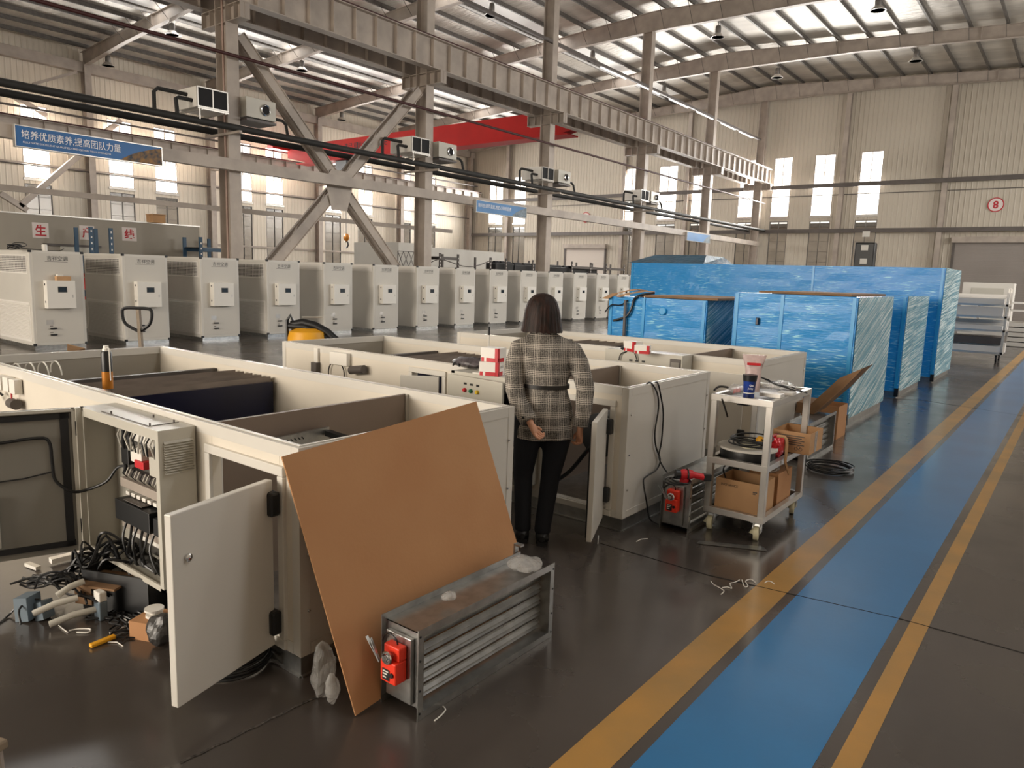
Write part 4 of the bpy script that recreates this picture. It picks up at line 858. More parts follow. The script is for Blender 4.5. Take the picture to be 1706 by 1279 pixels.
# ---------------------------------------------------------------- the row of finished units
def ahu(grille, label):
    t = thing('air_conditioning_unit', label, 'air conditioner', (0, 0, 0), 'finished white units in the back row')
    D, W, H_ = 1.95, 1.0, 1.99; L_ = dict(local=True)
    MB().box((-D, .0, .08), (0, W, H_)).build('casing', M['panel_white'], t, bevel=.012, **L_)
    MB().box((-D+.02, .02, 0), (-.02, W-.02, .08)).build('base_frame', M['galv'], t, **L_)
    for y in (.02, W-.02):
        for z in (.1, H_-.015):
            MB().box((-.035, y-.03, z-.025), (.012, y+.03, z+.025)).build('corner_block', M['black'], t, bevel=.008, **L_)
    MB().box((-.002, .055, .14), (.006, W-.055, H_-.05)).build('front_panel', mat('front', 'cbc6bd', .4) if 'front' not in bpy.data.materials else bpy.data.materials['front'], t, **L_)
    b = MB().box((0, .23, .84), (.17, .76, 1.40)).build('control_box', M['white_plastic'], t, bevel=.006, **L_)
    MB().box((.17, .43, 1.165), (.174, .60, 1.28)).build('bezel', M['black'], b, **L_)
    MB().box((.174, .45, 1.18), (.176, .58, 1.265)).build('screen', M['screen_lit'], b, **L_)
    MB().box((.17, .69, 1.06), (.176, .71, 1.12)).build('lock', M['alu'], b, **L_)
    for z in (.95, 1.30): MB().box((.06, .224, z), (.09, .232, z+.04)).build('hinge', M['black'], b, **L_)
    MB().box((.006, .24, .50), (.008, .38, .60)).build('rating_label', M['alu'], t, **L_)
    for z, nm in ((.43, 0), (.30, 1)):
        MB().box((.006, .30, z-.02), (.055, .42, z+.012)).build('drain_pipe', M['black'], t, bevel=.01, **L_)
        MB().box((.006, .30, z+.035), (.008, .36, z+.05)).build('tag', M['steel_dark'], t, **L_)
    text('lettering', '吉祥空调', M['black'], t, (.008, .32, 1.80), (0, 1, 0), (0, 0, 1), width=.38, ext=.001, local=True)
    MB().box((.006, .28, 1.775), (.008, .70, 1.782)).build('underline', M['steel_dark'], t, **L_)
    if grille:
        f = MB()
        for a, c in (((-1.87, 1.52), (-.1, 1.55)), ((-1.87, 1.87), (-.1, 1.90)), ((-1.87, 1.52), (-1.84, 1.9)), ((-.13, 1.52), (-.1, 1.9))): f.box((a[0], -.012, a[1]), (c[0], .004, c[1]))
        f.build('outlet_frame', M['white'], t, **L_)
        f = MB().box((-1.84, -.004, 1.55), (-.13, .002, 1.87)).build('outlet_shadow_box', M['steel_dark'], t, **L_); f.name = 'outlet_shade'  # dark plate stands in for the shade behind the outlet grille
        f = MB()
        for k in range(9): f.box((-1.84, -.010, 1.562+k*.035), (-.13, -.004, 1.575+k*.035))
        for k in range(26): f.box((-1.82+k*.066, -.008, 1.55), (-1.81+k*.066, -.005, 1.87))
        f.build('outlet_grille', M['white'], t, **L_)
        f = MB()
        for a, c in (((-1.87, .16), (-.08, .2)), ((-1.87, .92), (-.08, .95)), ((-1.87, .16), (-1.82, .95)), ((-.12, .16), (-.08, .95))): f.box((a[0], -.012, a[1]), (c[0], .004, c[1]))
        f.build('intake_frame', M['white'], t, **L_)
        f = MB()
        for k in range(24):
            z = .2+k*.03; f.hexa(((-1.82, -.022, z), (-.12, -.022, z), (-.12, .002, z+.018), (-1.82, .002, z+.018)), ((-1.82, -.022, z+.006), (-.12, -.022, z+.006), (-.12, .002, z+.026), (-1.82, .002, z+.026)))
        f.build('intake_louvre', M['white'], t, **L_)
    else:
        MB().box((-1.87, -.008, 1.78), (-.06, .002, 1.97)).build('top_trim', M['white'], t, **L_)
    return t
ords = ['leftmost', 'second', 'third', 'fourth', 'fifth', 'sixth', 'seventh', 'eighth', 'ninth', 'tenth', 'eleventh', 'twelfth', 'thirteenth', 'fourteenth', 'farthest']
def alab(i):
    if i == 1: return 'second white air conditioning unit from the left, behind the pallet jack handle'
    return '%s finished white air conditioning unit%s' % (ords[i], [' in the back row, cardboard box on its control box', ' from the left in the back row, behind the pallet jack handle', ' from the left in the back row'][min(i, 2)] if i < 3 else (' from the left in the back row' if i < 14 else ' in the back row, behind the blue wrap'))
P1 = ahu(True, alab(0)); P2 = ahu(False, alab(4))
for i in range(15):
    loc = (-16.6, 5.57+1.785*i, 0); pr = P1 if i < 4 else P2
    if i in (0, 4): pr.location = loc; WO[pr.name] = V(loc)
    else: dup(pr, None, loc, alab(i))
# little things on the first unit
b = thing('small_carton', 'small open cardboard box standing on the leftmost control box', 'box', (-16.5, 6.12, 1.402))
MB().box((-16.56, 6.0, 1.402), (-16.44, 6.26, 1.49)).build('body', M['cardboard_pale'], b); MB().box((-16.55, 6.02, 1.49), (-16.45, 6.12, 1.53)).build('flap', M['paper'], b)
p = GX(28, 415, -16.75); t = thing('cable_tangle', 'tangle of black cable on top of the leftmost unit', 'cable', (p.x, p.y, 1.99))
mb = MB()
for k in range(5): mb.ring((p.x+R_.uniform(-.05, .05), p.y+R_.uniform(-.06, .06), 2.03+.015*k), .12, .008, (R_.uniform(-.5, .5), R_.uniform(-.3, .3), 1), 18, 5)
mb.build('coil', M['black'], t, smooth=True); MB().tube([(p.x, p.y, 2.03), (p.x, p.y+.5, 2.0), (p.x, p.y+.75, 2.0), (p.x, p.y+.85, 2.05)], .008, 6).build('lead', M['black'], t, smooth=True)
p = GX(74, 411, -16.75); single(MB().lathe([(.05, 0), (.05, .12), (.04, .13), (.0001, .13)], (p.x, p.y, 1.99), 14), 'white_jar', M['white_plastic'], 'small white plastic jar on top of the leftmost unit', 'jar', smooth=True)
# pallet jack handle
p = G(228, 513, 1.2); q = G(233, 585, .25); t = thing('pallet_jack', 'hand pallet jack with a brown shaft and looped black handle', 'pallet jack', (p.x, p.y, 0))
ry = V((-p.y, p.x, 0)).normalized()*-1; sd = V((math.cos(CY), math.sin(CY), 0)); c = V((p.x, p.y, 0))
def hp_(u, z): return c+sd*u+V((0, 0, z))
MB().tube([hp_(.02, .88), hp_(-.16, .98), hp_(-.2, 1.12), hp_(-.17, 1.19), hp_(0, 1.2), hp_(.17, 1.19), hp_(.2, 1.12), hp_(.16, .98), hp_(.02, .88)], .022, 8).build('handle', M['black'], t, smooth=True)
MB().bar(hp_(.02, 1.18), hp_(.05, .2), .06, .04).build('shaft', M['wood'], t)
MB().box((p.x-.15, p.y-.2, .08), (p.x+.15, p.y+.2, .3)).build('pump', M['orange'], t); MB().cyl((p.x-.1, p.y-.06, .1), (p.x-.1, p.y+.06, .1), .1, 16).build('wheel', M['black'], t, smooth=True)
for s in (-.2, .2): MB().box((p.x-1.25, p.y+s-.08, .06), (p.x-.1, p.y+s+.08, .12)).build('fork', M['orange'], t)
# yellow vacuum cleaner with its hose
p = G(512, 552, .62); t = thing('vacuum_cleaner', 'yellow workshop vacuum with a black hose, between the back row and the middle casing', 'vacuum cleaner', (p.x, p.y, 0))
MB().lathe([(.3, .1), (.36, .14), (.36, .5), (.33, .62), (.2, .68), (.0001, .69)], (p.x, p.y, 0), 28).build('tank', M['yellow'], t, smooth=True)
MB().tube([p+sd*(-.3)+V((0, 0, .12)), p+sd*(-.08)+V((0, 0, .17)), p+sd*.15+V((0, 0, .12)), p+sd*.38+V((0, 0, .0)), p+sd*.56+V((0, 0, -.16))], .075, 10).tube([p+sd*(-.25)+V((-.05, -.08, .1)), p+sd*(.05)+V((-.05, -.08, .09)), p+sd*.3+V((-.05, -.08, -.02)), p+sd*.55+V((-.03, -.05, -.2))], .06, 10).build('hose', M['black'], t, smooth=True)
MB().tube([p+sd*(-.38)+V((0, 0, -.6)), p+sd*(-.38)+V((0, 0, .2)), p+sd*(-.32)+V((0, 0, .3)), p+sd*(-.27)+V((0, 0, .2)), p+sd*(-.3)+V((0, 0, -.6))], .03, 8).build('wand', M['black'], t, smooth=True)
MB().tube([p+sd*(-.1)+V((0, 0, .27)), p+sd*.3+V((0, 0, .28))], .015, 6).build('grip_rail', M['alu'], t)
for s in (-.15, .15): MB().cyl(p+sd*s+V((0, -.03, -.57)), p+sd*s+V((0, .03, -.57)), .05, 12).build('castor', M['black'], t)
# orange-brown board between the row and casing A
a = G(111, 574, .1); single(MB().prism([G(112, 573, .35), G(140, 580, .3), G(140, 590, .0), G(112, 590, .0)], (.03, .01, 0)), 'board_offcut', M['cardboard_pale'], 'pale brown board offcut leaning behind the nearest casing at the left', 'board')
# ================================================================ WRAPPED UNITS
def wrapped(x0, x1, y0, y1, z1, lab, end='wrap_end', seams=(), n=1):
    t = thing('wrapped_unit', lab, 'wrapped machine', ((x0+x1)/2, (y0+y1)/2, 0), 'blue film-wrapped machines')
    MB().box((x0+.03, y0+.03, .0), (x1-.02, y1-.03, .1)).build('pallet_rail', M['galv'], t)
    mb = MB(); nx = max(2, int((x1-x0)/.12)); nz = 14          # front face gently crumpled
    for j in range(nz+1):
        for i in range(nx+1):
            x = x0+(x1-x0)*i/nx; z = .1+(z1-.1)*j/nz; e = 0 if i in (0, nx) or j in (0, nz) else mnoise.noise((x*2.5, y0, z*6))*.012
            mb.v.append(V((x, y0+e, z)))
    for j in range(nz):
        for i in range(nx): mb.f.append((j*(nx+1)+i, j*(nx+1)+i+1, (j+1)*(nx+1)+i+1, (j+1)*(nx+1)+i)); mb.mi.append(0)
    mb.quad((x0, y0, .1), (x0, y1, .1), (x0, y1, z1), (x0, y0, z1)).quad((x0, y1, .1), (x1, y1, .1), (x1, y1, z1), (x0, y1, z1)).quad((x0, y0, z1), (x1, y0, z1), (x1, y1, z1), (x0, y1, z1)).quad((x1, y0, .1), (x1, y1, .1), (x1, y1, z1), (x1, y0, z1)).quad((x0, y0, .1), (x1, y0, .1), (x1, y1, .1), (x0, y1, .1))
    mb.build('blue_film', M['wrap_blue'], t)
    mb = MB(); ny, nz = 16, 26; fx = x1+.006
    for j in range(nz+1):
        for i in range(ny+1):
            y = y0+(y1-y0)*i/ny; z = .1+(z1-.1)*j/nz; s = 0 if i in (0, ny) or j in (0, nz) else (mnoise.noise((y*1.2, (z-y*.35)*3, x1))*.012+.006)
            mb.v.append(V((fx+s, y+(.04 if i == 0 else 0), z)))
    for j in range(nz):
        for i in range(ny): mb.f.append((j*(ny+1)+i, j*(ny+1)+i+1, (j+1)*(ny+1)+i+1, (j+1)*(ny+1)+i)); mb.mi.append(0)
    mb.build('stretch_wrap', M[end], t)
    for s in [x0+.02, *seams, x1-.06]: MB().box((s, y0-.014, .1), (s+.045, y0+.01, z1-.01)).build('edge_strip', M['film_blue'], t)
    MB().box((x1-.05, y0-.02, .02), (x1+.012, y0+.05, .16)).build('corner_foot', M['black'], t)
    return t
yD = 9.93
dx = lambda x, y, Y: GY(x, y, Y).x
D2 = wrapped(dx(1224, 495, yD), -2.26, yD, 12.05, 1.665, 'largest front blue wrapped machine beside the lane, nearest to the trolley', 'wrap_end', (dx(1298, 540, yD),))
D1 = wrapped(dx(1015, 500, yD), dx(1178, 505, yD), yD, 12.05, 1.53, 'lower blue wrapped machine at the left with brown strips on its corner', 'wrap_end', (dx(1069, 540, yD),))
D3 = wrapped(-4.3, -2.28, 13.27, 15.3, 1.665, 'blue wrapped machine in the middle of the three ends along the lane', 'wrap_end_flat')
D4 = wrapped(dx(1052, 440, 16.05), -2.17, 16.05, 18.2, 2.2, 'tallest and longest blue wrapped machine at the back', 'wrap_end_flat', (-4.6,))
# handle and gauge showing through the film
p = GY(1263, 535, yD); MB().box((p.x-.02, p.y-.05, p.z-.05), (p.x+.02, p.y, p.z+.05)).build('handle', M['navy'], D2, bevel=.008)
p = GY(1105, 518, yD); MB().lathe([(.06, 0), (.06, .03), (.05, .04), (.0001, .04)], p, 16, (0, -1, 0)).build('knob', M['film_blue'], D1, smooth=True)
# hump of film over the left end of the tall machine
h0, h1 = dx(1052, 436, 16.3), dx(1178, 436, 16.3)
mb = MB(); mb.hexa(((h0, 16.1, 2.2), (h1, 16.1, 2.2), (h1, 18.1, 2.2), (h0, 18.1, 2.2)), ((h0+.45, 16.7, 2.42), (h1-.2, 16.7, 2.42), (h1-.3, 18, 2.42), (h0+.3, 18, 2.42)))
single(mb, 'film_bundle', M['tarp_blue'], 'dark blue film covered bulge on top of the tallest wrapped machine', 'bundle')
# cardboard lying on the wrapped machines
def sheet(pts, th, m, name, lab, cat='cardboard sheet', grp=None):
    n = (V(pts[1])-V(pts[0])).cross(V(pts[2])-V(pts[0])).normalized(); return single(MB().prism(pts, n*th), name, M[m], lab, cat, grp)
z = 1.672; x0, x1 = dx(1262, 490, yD), -2.35
single(MB().box((x0, yD+.05, z), (x1, 11.95, z+.03)), 'cardboard_cover', M['cardboard_dark'], 'flat cardboard cover on top of the largest front wrapped machine', 'cardboard sheet')
z = 1.537; single(MB().box((dx(1060, 500, yD), yD+.02, z), (dx(1195, 500, yD), 11.8, z+.03)), 'cardboard_cover', M['cardboard_dark'], 'flat cardboard cover on top of the lower wrapped machine at the left', 'cardboard sheet')
def strip(pix, Y, wd, th, m, lab, nm='cardboard_strip', cat='cardboard strip', g=None):
    P = [GY(x, y, Y+d) for x, y, d in pix]; mb = MB()
    for a, b in zip(P, P[1:]): mb.bar(a, b, wd, th, (0, 0, 1))
    return single(mb, nm, M[m], lab, cat, g)
strip(((1008, 497, -.1), (1025, 489, .1), (1046, 484, .2), (1060, 482, .3), (1075, 484, .5)), yD, .12, .012, 'cardboard_pale', 'upper curling brown cardboard strip at the corner of the lower wrapped machine')
strip(((1030, 494, -.05), (1048, 489, .1), (1072, 485, .3), (1090, 486, .4)), yD, .12, .012, 'cardboard_pale', 'lower brown cardboard strip lying on the corner of the lower wrapped machine')
single(MB().tube([GY(1090, 488, yD+.2), GY(1066, 492, yD-.03), GY(1056, 500, yD-.03), GY(1052, 513, yD-.04), GY(1043, 527, yD-.06), GY(1022, 534, yD-.05)], .018, 8), 'strap', M['black'], 'black strap hanging over the front of the lower wrapped machine', 'strap', smooth=True)
single(MB().tube([GY(1046, 500, yD-.02), GY(1034, 508, yD-.04), GY(1018, 508, yD-.05), GY(1008, 520, yD-.05)], .01, 6), 'strap', M['black'], 'thin strap looping at the left corner of the lower wrapped machine', 'strap', smooth=True)
q = GY(1040, 570, yD-.06); q2 = GY(1042, 500, yD-.06); single(MB().bar((q.x, q.y, .0), q2, .035, .035), 'upright_bar', M['steel_dark'], 'dark upright bar in front of the lower wrapped machine', 'bar')
# ================================================================ BACK OF THE HALL
XP = -21.5
t = thing('partition_wall', 'grey partition wall with three red Chinese characters behind the back row', 'partition', (XP, 5, 0))
MB().box((XP-.1, -9, 0), (XP, 11.85, 2.95)).build('panel', M['partition'], t); MB().box((XP-.12, -9, 2.95), (XP+.02, 11.87, 2.98)).build('cap_rail', M['alu'], t)
a_ = GX(100, 410, XP); b_ = GX(165, 480, XP)
MB().box((XP, a_.y, 0), (XP+.03, b_.y, a_.z)).build('doorway_panel', M['cabinet'], t); MB().box((XP, a_.y-.4, a_.z), (XP+.05, b_.y+.1, a_.z+.06)).build('door_rail', M['steel_dark'], t)
for ch, x0, x1, y0, y1, lab in (('生', 53, 82, 370, 397, 'left'), ('产', 132, 158, 375, 400, 'middle'), ('线', 203, 228, 378, 402, 'right')):
    a, b = GX(x0, y0, XP+.01), GX(x1, y1, XP+.01)
    s = thing('character_sign', 'white sheet with a red Chinese character on the partition, %s of three' % lab, 'sign', (XP+.01, (a.y+b.y)/2, b.z), 'character sheets on the partition')
    MB().box((XP+.002, a.y, b.z), (XP+.01, b.y, a.z)).build('sheet', M['sign_white'], s)
    text('lettering', ch, M['sign_red'], s, (XP+.01, a.y+.06, b.z+.05), (0, 1, 0), (0, 0, 1), width=abs(b.y-a.y)-.12, height=abs(a.z-b.z)-.1, ext=.003, bold=.025)
p = GX(260, 371, XP-.05); t = thing('carton', 'cardboard box on top of the partition wall', 'box', (XP-.05, p.y, 2.98)); MB().box((XP-.25, p.y-.18, 2.98), (XP+.15, p.y+.18, 3.2)).build('body', M['cardboard_pale'], t); MB().box((XP-.25, p.y-.2, 3.19), (XP+.15, p.y+.2, 3.22)).build('lid', M['cardboard_pale'], t)
struct(MB().box((XP-.9, -9, 3.55), (XP-.8, 24, 3.7)), 'trim_20', M['steel_paint'])
t = thing('white_booth', 'low white walled booth behind the racks right of the cross brace', 'booth', (-26, 26, 0))
MB().box((-27, 22.4, 0), (-24, 24.5, 3.08)).build('wall', M['panel_white'], t); MB().box((-27, 24.5, 0), (-24, 29.8, 2.95)).build('wall', M['panel_white'], t)
gq = thing('lattice_screen', 'thin dark lattice frame on the booth by the second column', 'frame', (-23.9, 20.5, 0))
a, b = GX(663, 418, -23.5), GX(698, 445, -23.5)
MB().bar(a, (a.x, b.y, a.z), .03, .03).bar((a.x, a.y, 0), a, .03, .03).bar((a.x, b.y, 0), (a.x, b.y, a.z), .03, .03).bar(b, (b.x, a.y, b.z), .03, .03).build('frame', M['steel_dark'], gq)
mb = MB()
for k in range(4):
    y0 = a.y+(b.y-a.y)*k/4; y1 = a.y+(b.y-a.y)*(k+1)/4; mb.bar((a.x, y0, a.z), (a.x, y1, b.z), .02, .02).bar((a.x, y1, a.z), (a.x, y0, b.z), .02, .02)
mb.build('lattice', M['steel_dark'], gq)
def rack(lab, x, ys, zt, levels, m='rack_blue', dx_=.0, depth_=.9, posts=True):
    t = thing('pallet_rack', lab, 'rack', (x, sum(ys)/len(ys), 0), 'storage racks behind the back row')
    for y in ys:
        for d in (0, -depth_):
            mb = MB().box((x+d-.03, y-.045, 0), (x+d+.03, y+.045, zt)); po = mb.build('post', M[m], t)
            mb = MB(); z = .3
            while z < zt-.1: mb.box((x+d+.03, y-.015, z), (x+d+.032, y+.015, z+.05)); z += .15
            if d == 0: mb.build('slots', M['white'], po)
    for z in levels:
        for d in (0, -depth_): MB().box((x+d-.02, min(ys), z-.1), (x+d+.02, max(ys), z)).build('beam', M['orange' if m == 'rack_blue' and z < 1.6 else m], t)
        MB().box((x-depth_, min(ys), z), (x, max(ys), z+.02)).build('shelf', M['galv_dark'], t)
    return t
yy = [GX(x, 400, -20.2).y for x in (152, 185, 334, 347, 375)]
rack('blue storage rack post pair in front of the partition between the first two units', -20.2, yy[:2], 2.68, [.9, 1.5])
rack('blue storage rack post pair left of the first column', -20.2, [yy[2], yy[4]], 2.6, [1.0, 1.8, 2.3])
for i, (z0, z1, m, lab) in enumerate(((1.52, 1.95, 'rack_blue', 'blue bin on the rack between the first two units'), (1.1, 1.4, 'red', 'red bin under the blue bin on the rack'), (.92, 1.08, 'rack_blue', 'lower blue bin on the rack'))):
    a = GX(141, 470, -20.0).y; single(MB().hexa(((-20.3, a, z0), (-19.9, a, z0), (-19.9, a+.42, z0), (-20.3, a+.42, z0)), ((-20.32, a-.02, z1), (-19.86, a-.02, z1), (-19.86, a+.44, z1), (-20.32, a+.44, z1))), 'storage_bin', M[m], lab, 'bin')
ys = [GX(x, 440, -21).y for x in (733, 763, 817, 843, 888, 906, 953, 984, 1010, 1040)]
rack('dark rack frame in front of the white booth', -21, ys[:2], 2.6, [2.45], 'steel_dark')
rack('long rack carrying dark machines behind the far units', -21, ys[2:6], 2.55, [1.9], 'steel_dark')
rack('rack at the far end of the row near the wrapped machine', -21, ys[6:], 2.6, [1.9, 2.35], 'steel_dark')
for a, b, z1, lab in ((820, 850, 2.45, 'long black machine on the rack behind the far units, left piece'), (852, 899, 2.42, 'long black machine on the rack behind the far units, middle piece'), (906, 990, 2.4, 'black rolled bundle on the rack behind the far units, right piece')):
    y0, y1 = GX(a, 450, -21.3).y, GX(b, 450, -21.3).y; t = thing('dark_machine', lab, 'machine', (-21.4, (y0+y1)/2, 1.92))
    MB().box((-21.7, y0, 1.92), (-21.1, y1, z1-.12)).build('body', M['black'], t, bevel=.03)
    for k in range(3): MB().cyl((-21.3, y0+.1+k*(y1-y0)/3, z1-.14), (-21.3, y0+(k+.9)*(y1-y0)/3, z1-.14), .12, 12).build('roll', M['black_matte'], t, smooth=True)
single(MB().tube([GX(700, 452, -20.95), GX(730, 432, -20.95), GX(770, 443, -20.95), GX(793, 443, -20.95), GX(817, 434, -20.95)], .02, 6), 'slack_cable', M['steel_dark'], 'slack dark cable strung between the rack posts by the booth', 'cable', smooth=True)
# trolleys with white parts at the far right
def parts_trolley(x0, x1, y0, y1, lab, levels, zt, wheels=True):
    t = thing('parts_trolley', lab, 'trolley', ((x0+x1)/2, (y0+y1)/2, 0), 'trolleys stacked with white profiles')
    for x in (x0, x1-.05):
        for y in (y0, y1-.05): MB().box((x, y, .2), (x+.05, y+.05, zt)).build('post', M['alu'], t)
    for i, z in enumerate(levels):
        MB().box((x0, y0, z), (x1, y1, z+.05)).build('shelf', M['alu'], t)
        for k in range(5):
            l = R_.uniform(.0, .25); w_ = (y1-y0)/5.3; zz = z+.05
            MB().box((x0-l*.3+.05, y0+.03+k*w_, zz), (x1-.1+l*.6, y0+.02+(k+.85)*w_, zz+R_.uniform(.1, .24))).build('white_profile', M['white'], t)
    MB().box((x0+.06, y0+.04, levels[0]+.24), (x1-.06, y1-.04, levels[0]+.42)).build('dark_tray', M['steel_dark'], t)
    for x in (x0+.1, x1-.12):
        for y in (y0+.1, y1-.1):
            MB().cyl((x-.02, y, .1), (x+.02, y, .1), .1, 16).build('wheel', M['black'], t, smooth=True); MB().box((x-.035, y-.04, .1), (x+.035, y+.04, .2)).build('fork', M['alu'], t)
    return t
w0 = G(1656, 604); w1 = G(1597, 598)
parts_trolley(w0.x-1.35, w0.x+.15, w0.y-.1, w0.y+.9, 'trolley stacked with white profiles beside the tall wrapped machine', [.22, .78, 1.12, 1.42], 1.75)
w0 = G(1668, 577); 
t = thing('profile_stack', 'pale stack of long white panels and profiles behind the far trolley', 'stack', (w0.x, w0.y+1, 0))
for k in range(5): MB().box((w0.x-1.0+.06*k, w0.y+.2, .02+.16*k), (w0.x+.9-.03*k, w0.y+1.6, .15+.16*k)).build('panel', M['panel_white'], t)
for z in (1.15, 1.4): MB().box((w0.x-1.4, w0.y+.4, z), (w0.x+1.6, w0.y+1.4, z+.05)).build('profile', M['white'], t)
for x in (w0.x-.9, w0.x+.7): MB().box((x, w0.y+.5, .8), (x+.06, w0.y+1.3, 1.42)).build('post', M['alu'], t)
parts_trolley(w0.x-1.9, w0.x-.1, w0.y+2.2, w0.y+3.2, 'second trolley with white profiles, behind the panel stack', [.3, .9, 1.4], 1.9)
t = thing('panel_crate', 'large pale crate standing before the right shutter', 'crate', (w0.x-.5, w0.y+5, 0))
c0 = GY(1605, 470, w0.y+5); c1 = GY(1690, 473, w0.y+5); MB().box((c0.x, w0.y+5, 0), (c1.x, w0.y+6, c0.z)).build('body', M['panel_white'], t); MB().box((c0.x+.3, w0.y+4.98, c0.z-.5), (c1.x-.3, w0.y+5, c0.z-.2)).build('panel', M['cabinet'], t)
p = GY(1440, 440, 30); t = thing('machine_column', 'dark slotted machine column behind the tall wrapped machine', 'machine', (p.x, 30, 0))
MB().box((p.x-.35, 29.8, 0), (p.x+.35, 30.2, GY(1440, 404, 30).z)).build('column', M['black'], t, bevel=.05)
for k in range(4): MB().box((p.x-.12, 29.78, p.z-.5+k*.5), (p.x+.12, 29.8, p.z-.3+k*.5)).build('slot', M['paper'], t)
# ================================================================ FOREGROUND
# leaning cardboard sheet
P = [V((-2.150, 1.787, .004)), V((-2.183, 3.03, .085)), V((-2.566, 2.973, 1.110)), V((-2.544, 1.732, 1.028))]
mb = MB(); n = 12; nn = (P[1]-P[0]).cross(P[3]-P[0]).normalized()
for s in (0, .007):
    for j in range(n+1):
        for i in range(n+1):
            u, v = i/n, j/n; q = (P[0]*(1-u)+P[1]*u)*(1-v)+(P[3]*(1-u)+P[2]*u)*v; bend = -.02*math.sin(PI*v)*(1-u)*0+.012*math.sin(PI*u)*math.sin(PI*v)
            curl = .03*max(0, .12-u)/.12*v if u < .12 else 0
            mb.v.append(q+nn*(s+bend-curl*.3))
k = (n+1)**2
for j in range(n):
    for i in range(n):
        a = j*(n+1)+i; mb.f.append((a, a+1, a+n+2, a+n+1)); mb.f.append((k+a, k+a+n+1, k+a+n+2, k+a+1)); mb.mi += [0, 0]
for i in range(n):
    for a, b in ((i, i+1), (n*(n+1)+i+1, n*(n+1)+i), ((i+1)*(n+1), i*(n+1)), (i*(n+1)+n, (i+1)*(n+1)+n)): mb.f.append((a, b, k+b, k+a)); mb.mi.append(0)
o = single(mb, 'cardboard_sheet', M['cardboard'], 'large brown cardboard sheet leaning against the end of the nearest casing', 'cardboard sheet')
# louvre dampers ---------------------------------------------------------------
def damper(x0, x1, y0, y1, h, lab, act=True, clip=True):
    t = thing('louvre_damper', lab, 'damper', ((x0+x1)/2, (y0+y1)/2, 0), 'galvanised louvre dampers')
    fl = .03; zb = .0; f = MB()
    for x in (x0, x1-.004):        # front and back flange frames
        for a, b in (((y0, zb), (y1, zb+fl)), ((y0, h-fl), (y1, h)), ((y0, zb), (y0+fl, h)), ((y1-fl, zb), (y1, h))): f.box((x, a[0], a[1]), (x+.004, b[0], b[1]))
    f.build('flange', M['galv'], t)
    MB().box((x0, y0+fl, h-fl-.003), (x1, y1-fl, h-fl)).box((x0, y0+fl, zb+fl), (x1, y1-fl, zb+fl+.003)).build('casing_plate', M['galv'], t)
    for y in (y0+fl, y1-fl-.003): MB().box((x0, y, zb+fl), (x1, y+.003, h-fl)).build('side_plate', M['galv'], t)
    MB().box((x0+.02, y0+fl-.02, zb+.045), (x1-.05, y0+fl, h-.06)).build('drive_cover', M['galv'], t, bevel=.004)
    nb = 5; dz = (h-2*fl-.02)/nb
    for k in range(nb):
        z = zb+fl+.012+dz*k; mb = MB()
        prof = [(x1-.06, z), (x1-.05, z+dz*.2), (x1-.062, z+dz*.34), (x1-.05, z+dz*.5), (x1-.064, z+dz*.7), (x1-.055, z+dz*.97)]
        for a, b in zip(prof, prof[1:]): mb.quad((a[0], y0+fl+.02, a[1]), (a[0], y1-fl-.01, a[1]), (b[0], y1-fl-.01, b[1]), (b[0], y0+fl+.02, b[1]))
        mb.build('blade', M['galv'], t)
    for y in (y0+.012, y1-.012):
        for z in (.03, h*.33, h*.66, h-.03): MB().cyl((x1, y, z), (x1+.002, y, z), .005, 8).build('bolt_hole', M['black'], t)
    if act:
        xc = (x0+x1)/2-.008; ya = y0+fl-.02; b = MB()
        b.box((xc-.045, ya-.045, h*.62), (xc+.045, ya-.001, h*.77)).box((xc-.045, ya-.065, h*.38), (xc+.045, ya-.001, h*.62))
        ac = b.build('actuator', M['orange'], t, bevel=.006)
        MB().box((xc-.03, ya-.067, h*.41), (xc+.012, ya-.065, h*.53)).build('rating_label', M['black'], ac)
        for j, z in enumerate((h*.5, h*.47, h*.435)): MB().box((xc-.025, ya-.068, z), (xc+.006-.006*j, ya-.067, z+.006)).build('label_line', M['paper'], ac)
        MB().cyl((xc+.026, ya-.066, h*.49), (xc+.026, ya-.072, h*.49), .01, 10).build('button', M['black'], ac)
        MB().cyl((xc, ya-.045, h*.665), (xc, ya-.085, h*.665), .014, 12).build('shaft', M['chrome'], ac, smooth=True)
        MB().ring((xc, ya-.07, h*.665), .022, .007, (0, 1, 0), 16, 6).build('clamp', M['chrome'], ac, smooth=True)
        for dxx in (-.012, .012): MB().bar((xc-.02, ya-.09, h*.63), (xc-.075+dxx, ya-.10, h*.86), .012, .004).build('crank_arm', M['galv'], ac)
        MB().tube([(xc+.01, ya-.02, h*.77), (xc+.01, ya-.03, h*.84), (xc-.03, ya-.03, h*.87), (xc-.07, ya-.02, h*.8), (xc-.09, ya-.01, h*.72)], .004, 6).build('cable', M['black'], ac, smooth=True)
    return t
damper(-2.150, -1.931, 1.926, 2.873, .392, 'nearest galvanised louvre damper in front of the leaning cardboard sheet')
damper(-2.283, -2.061, 4.75, 5.72, .40, 'galvanised louvre damper with a red drill on top, beside the trolley')
d0 = G(1388, 744); damper(-2.27, d0.x, d0.y-1.0, d0.y, .41, 'pale louvre damper behind the trolley near the blue wrapped machine', False)
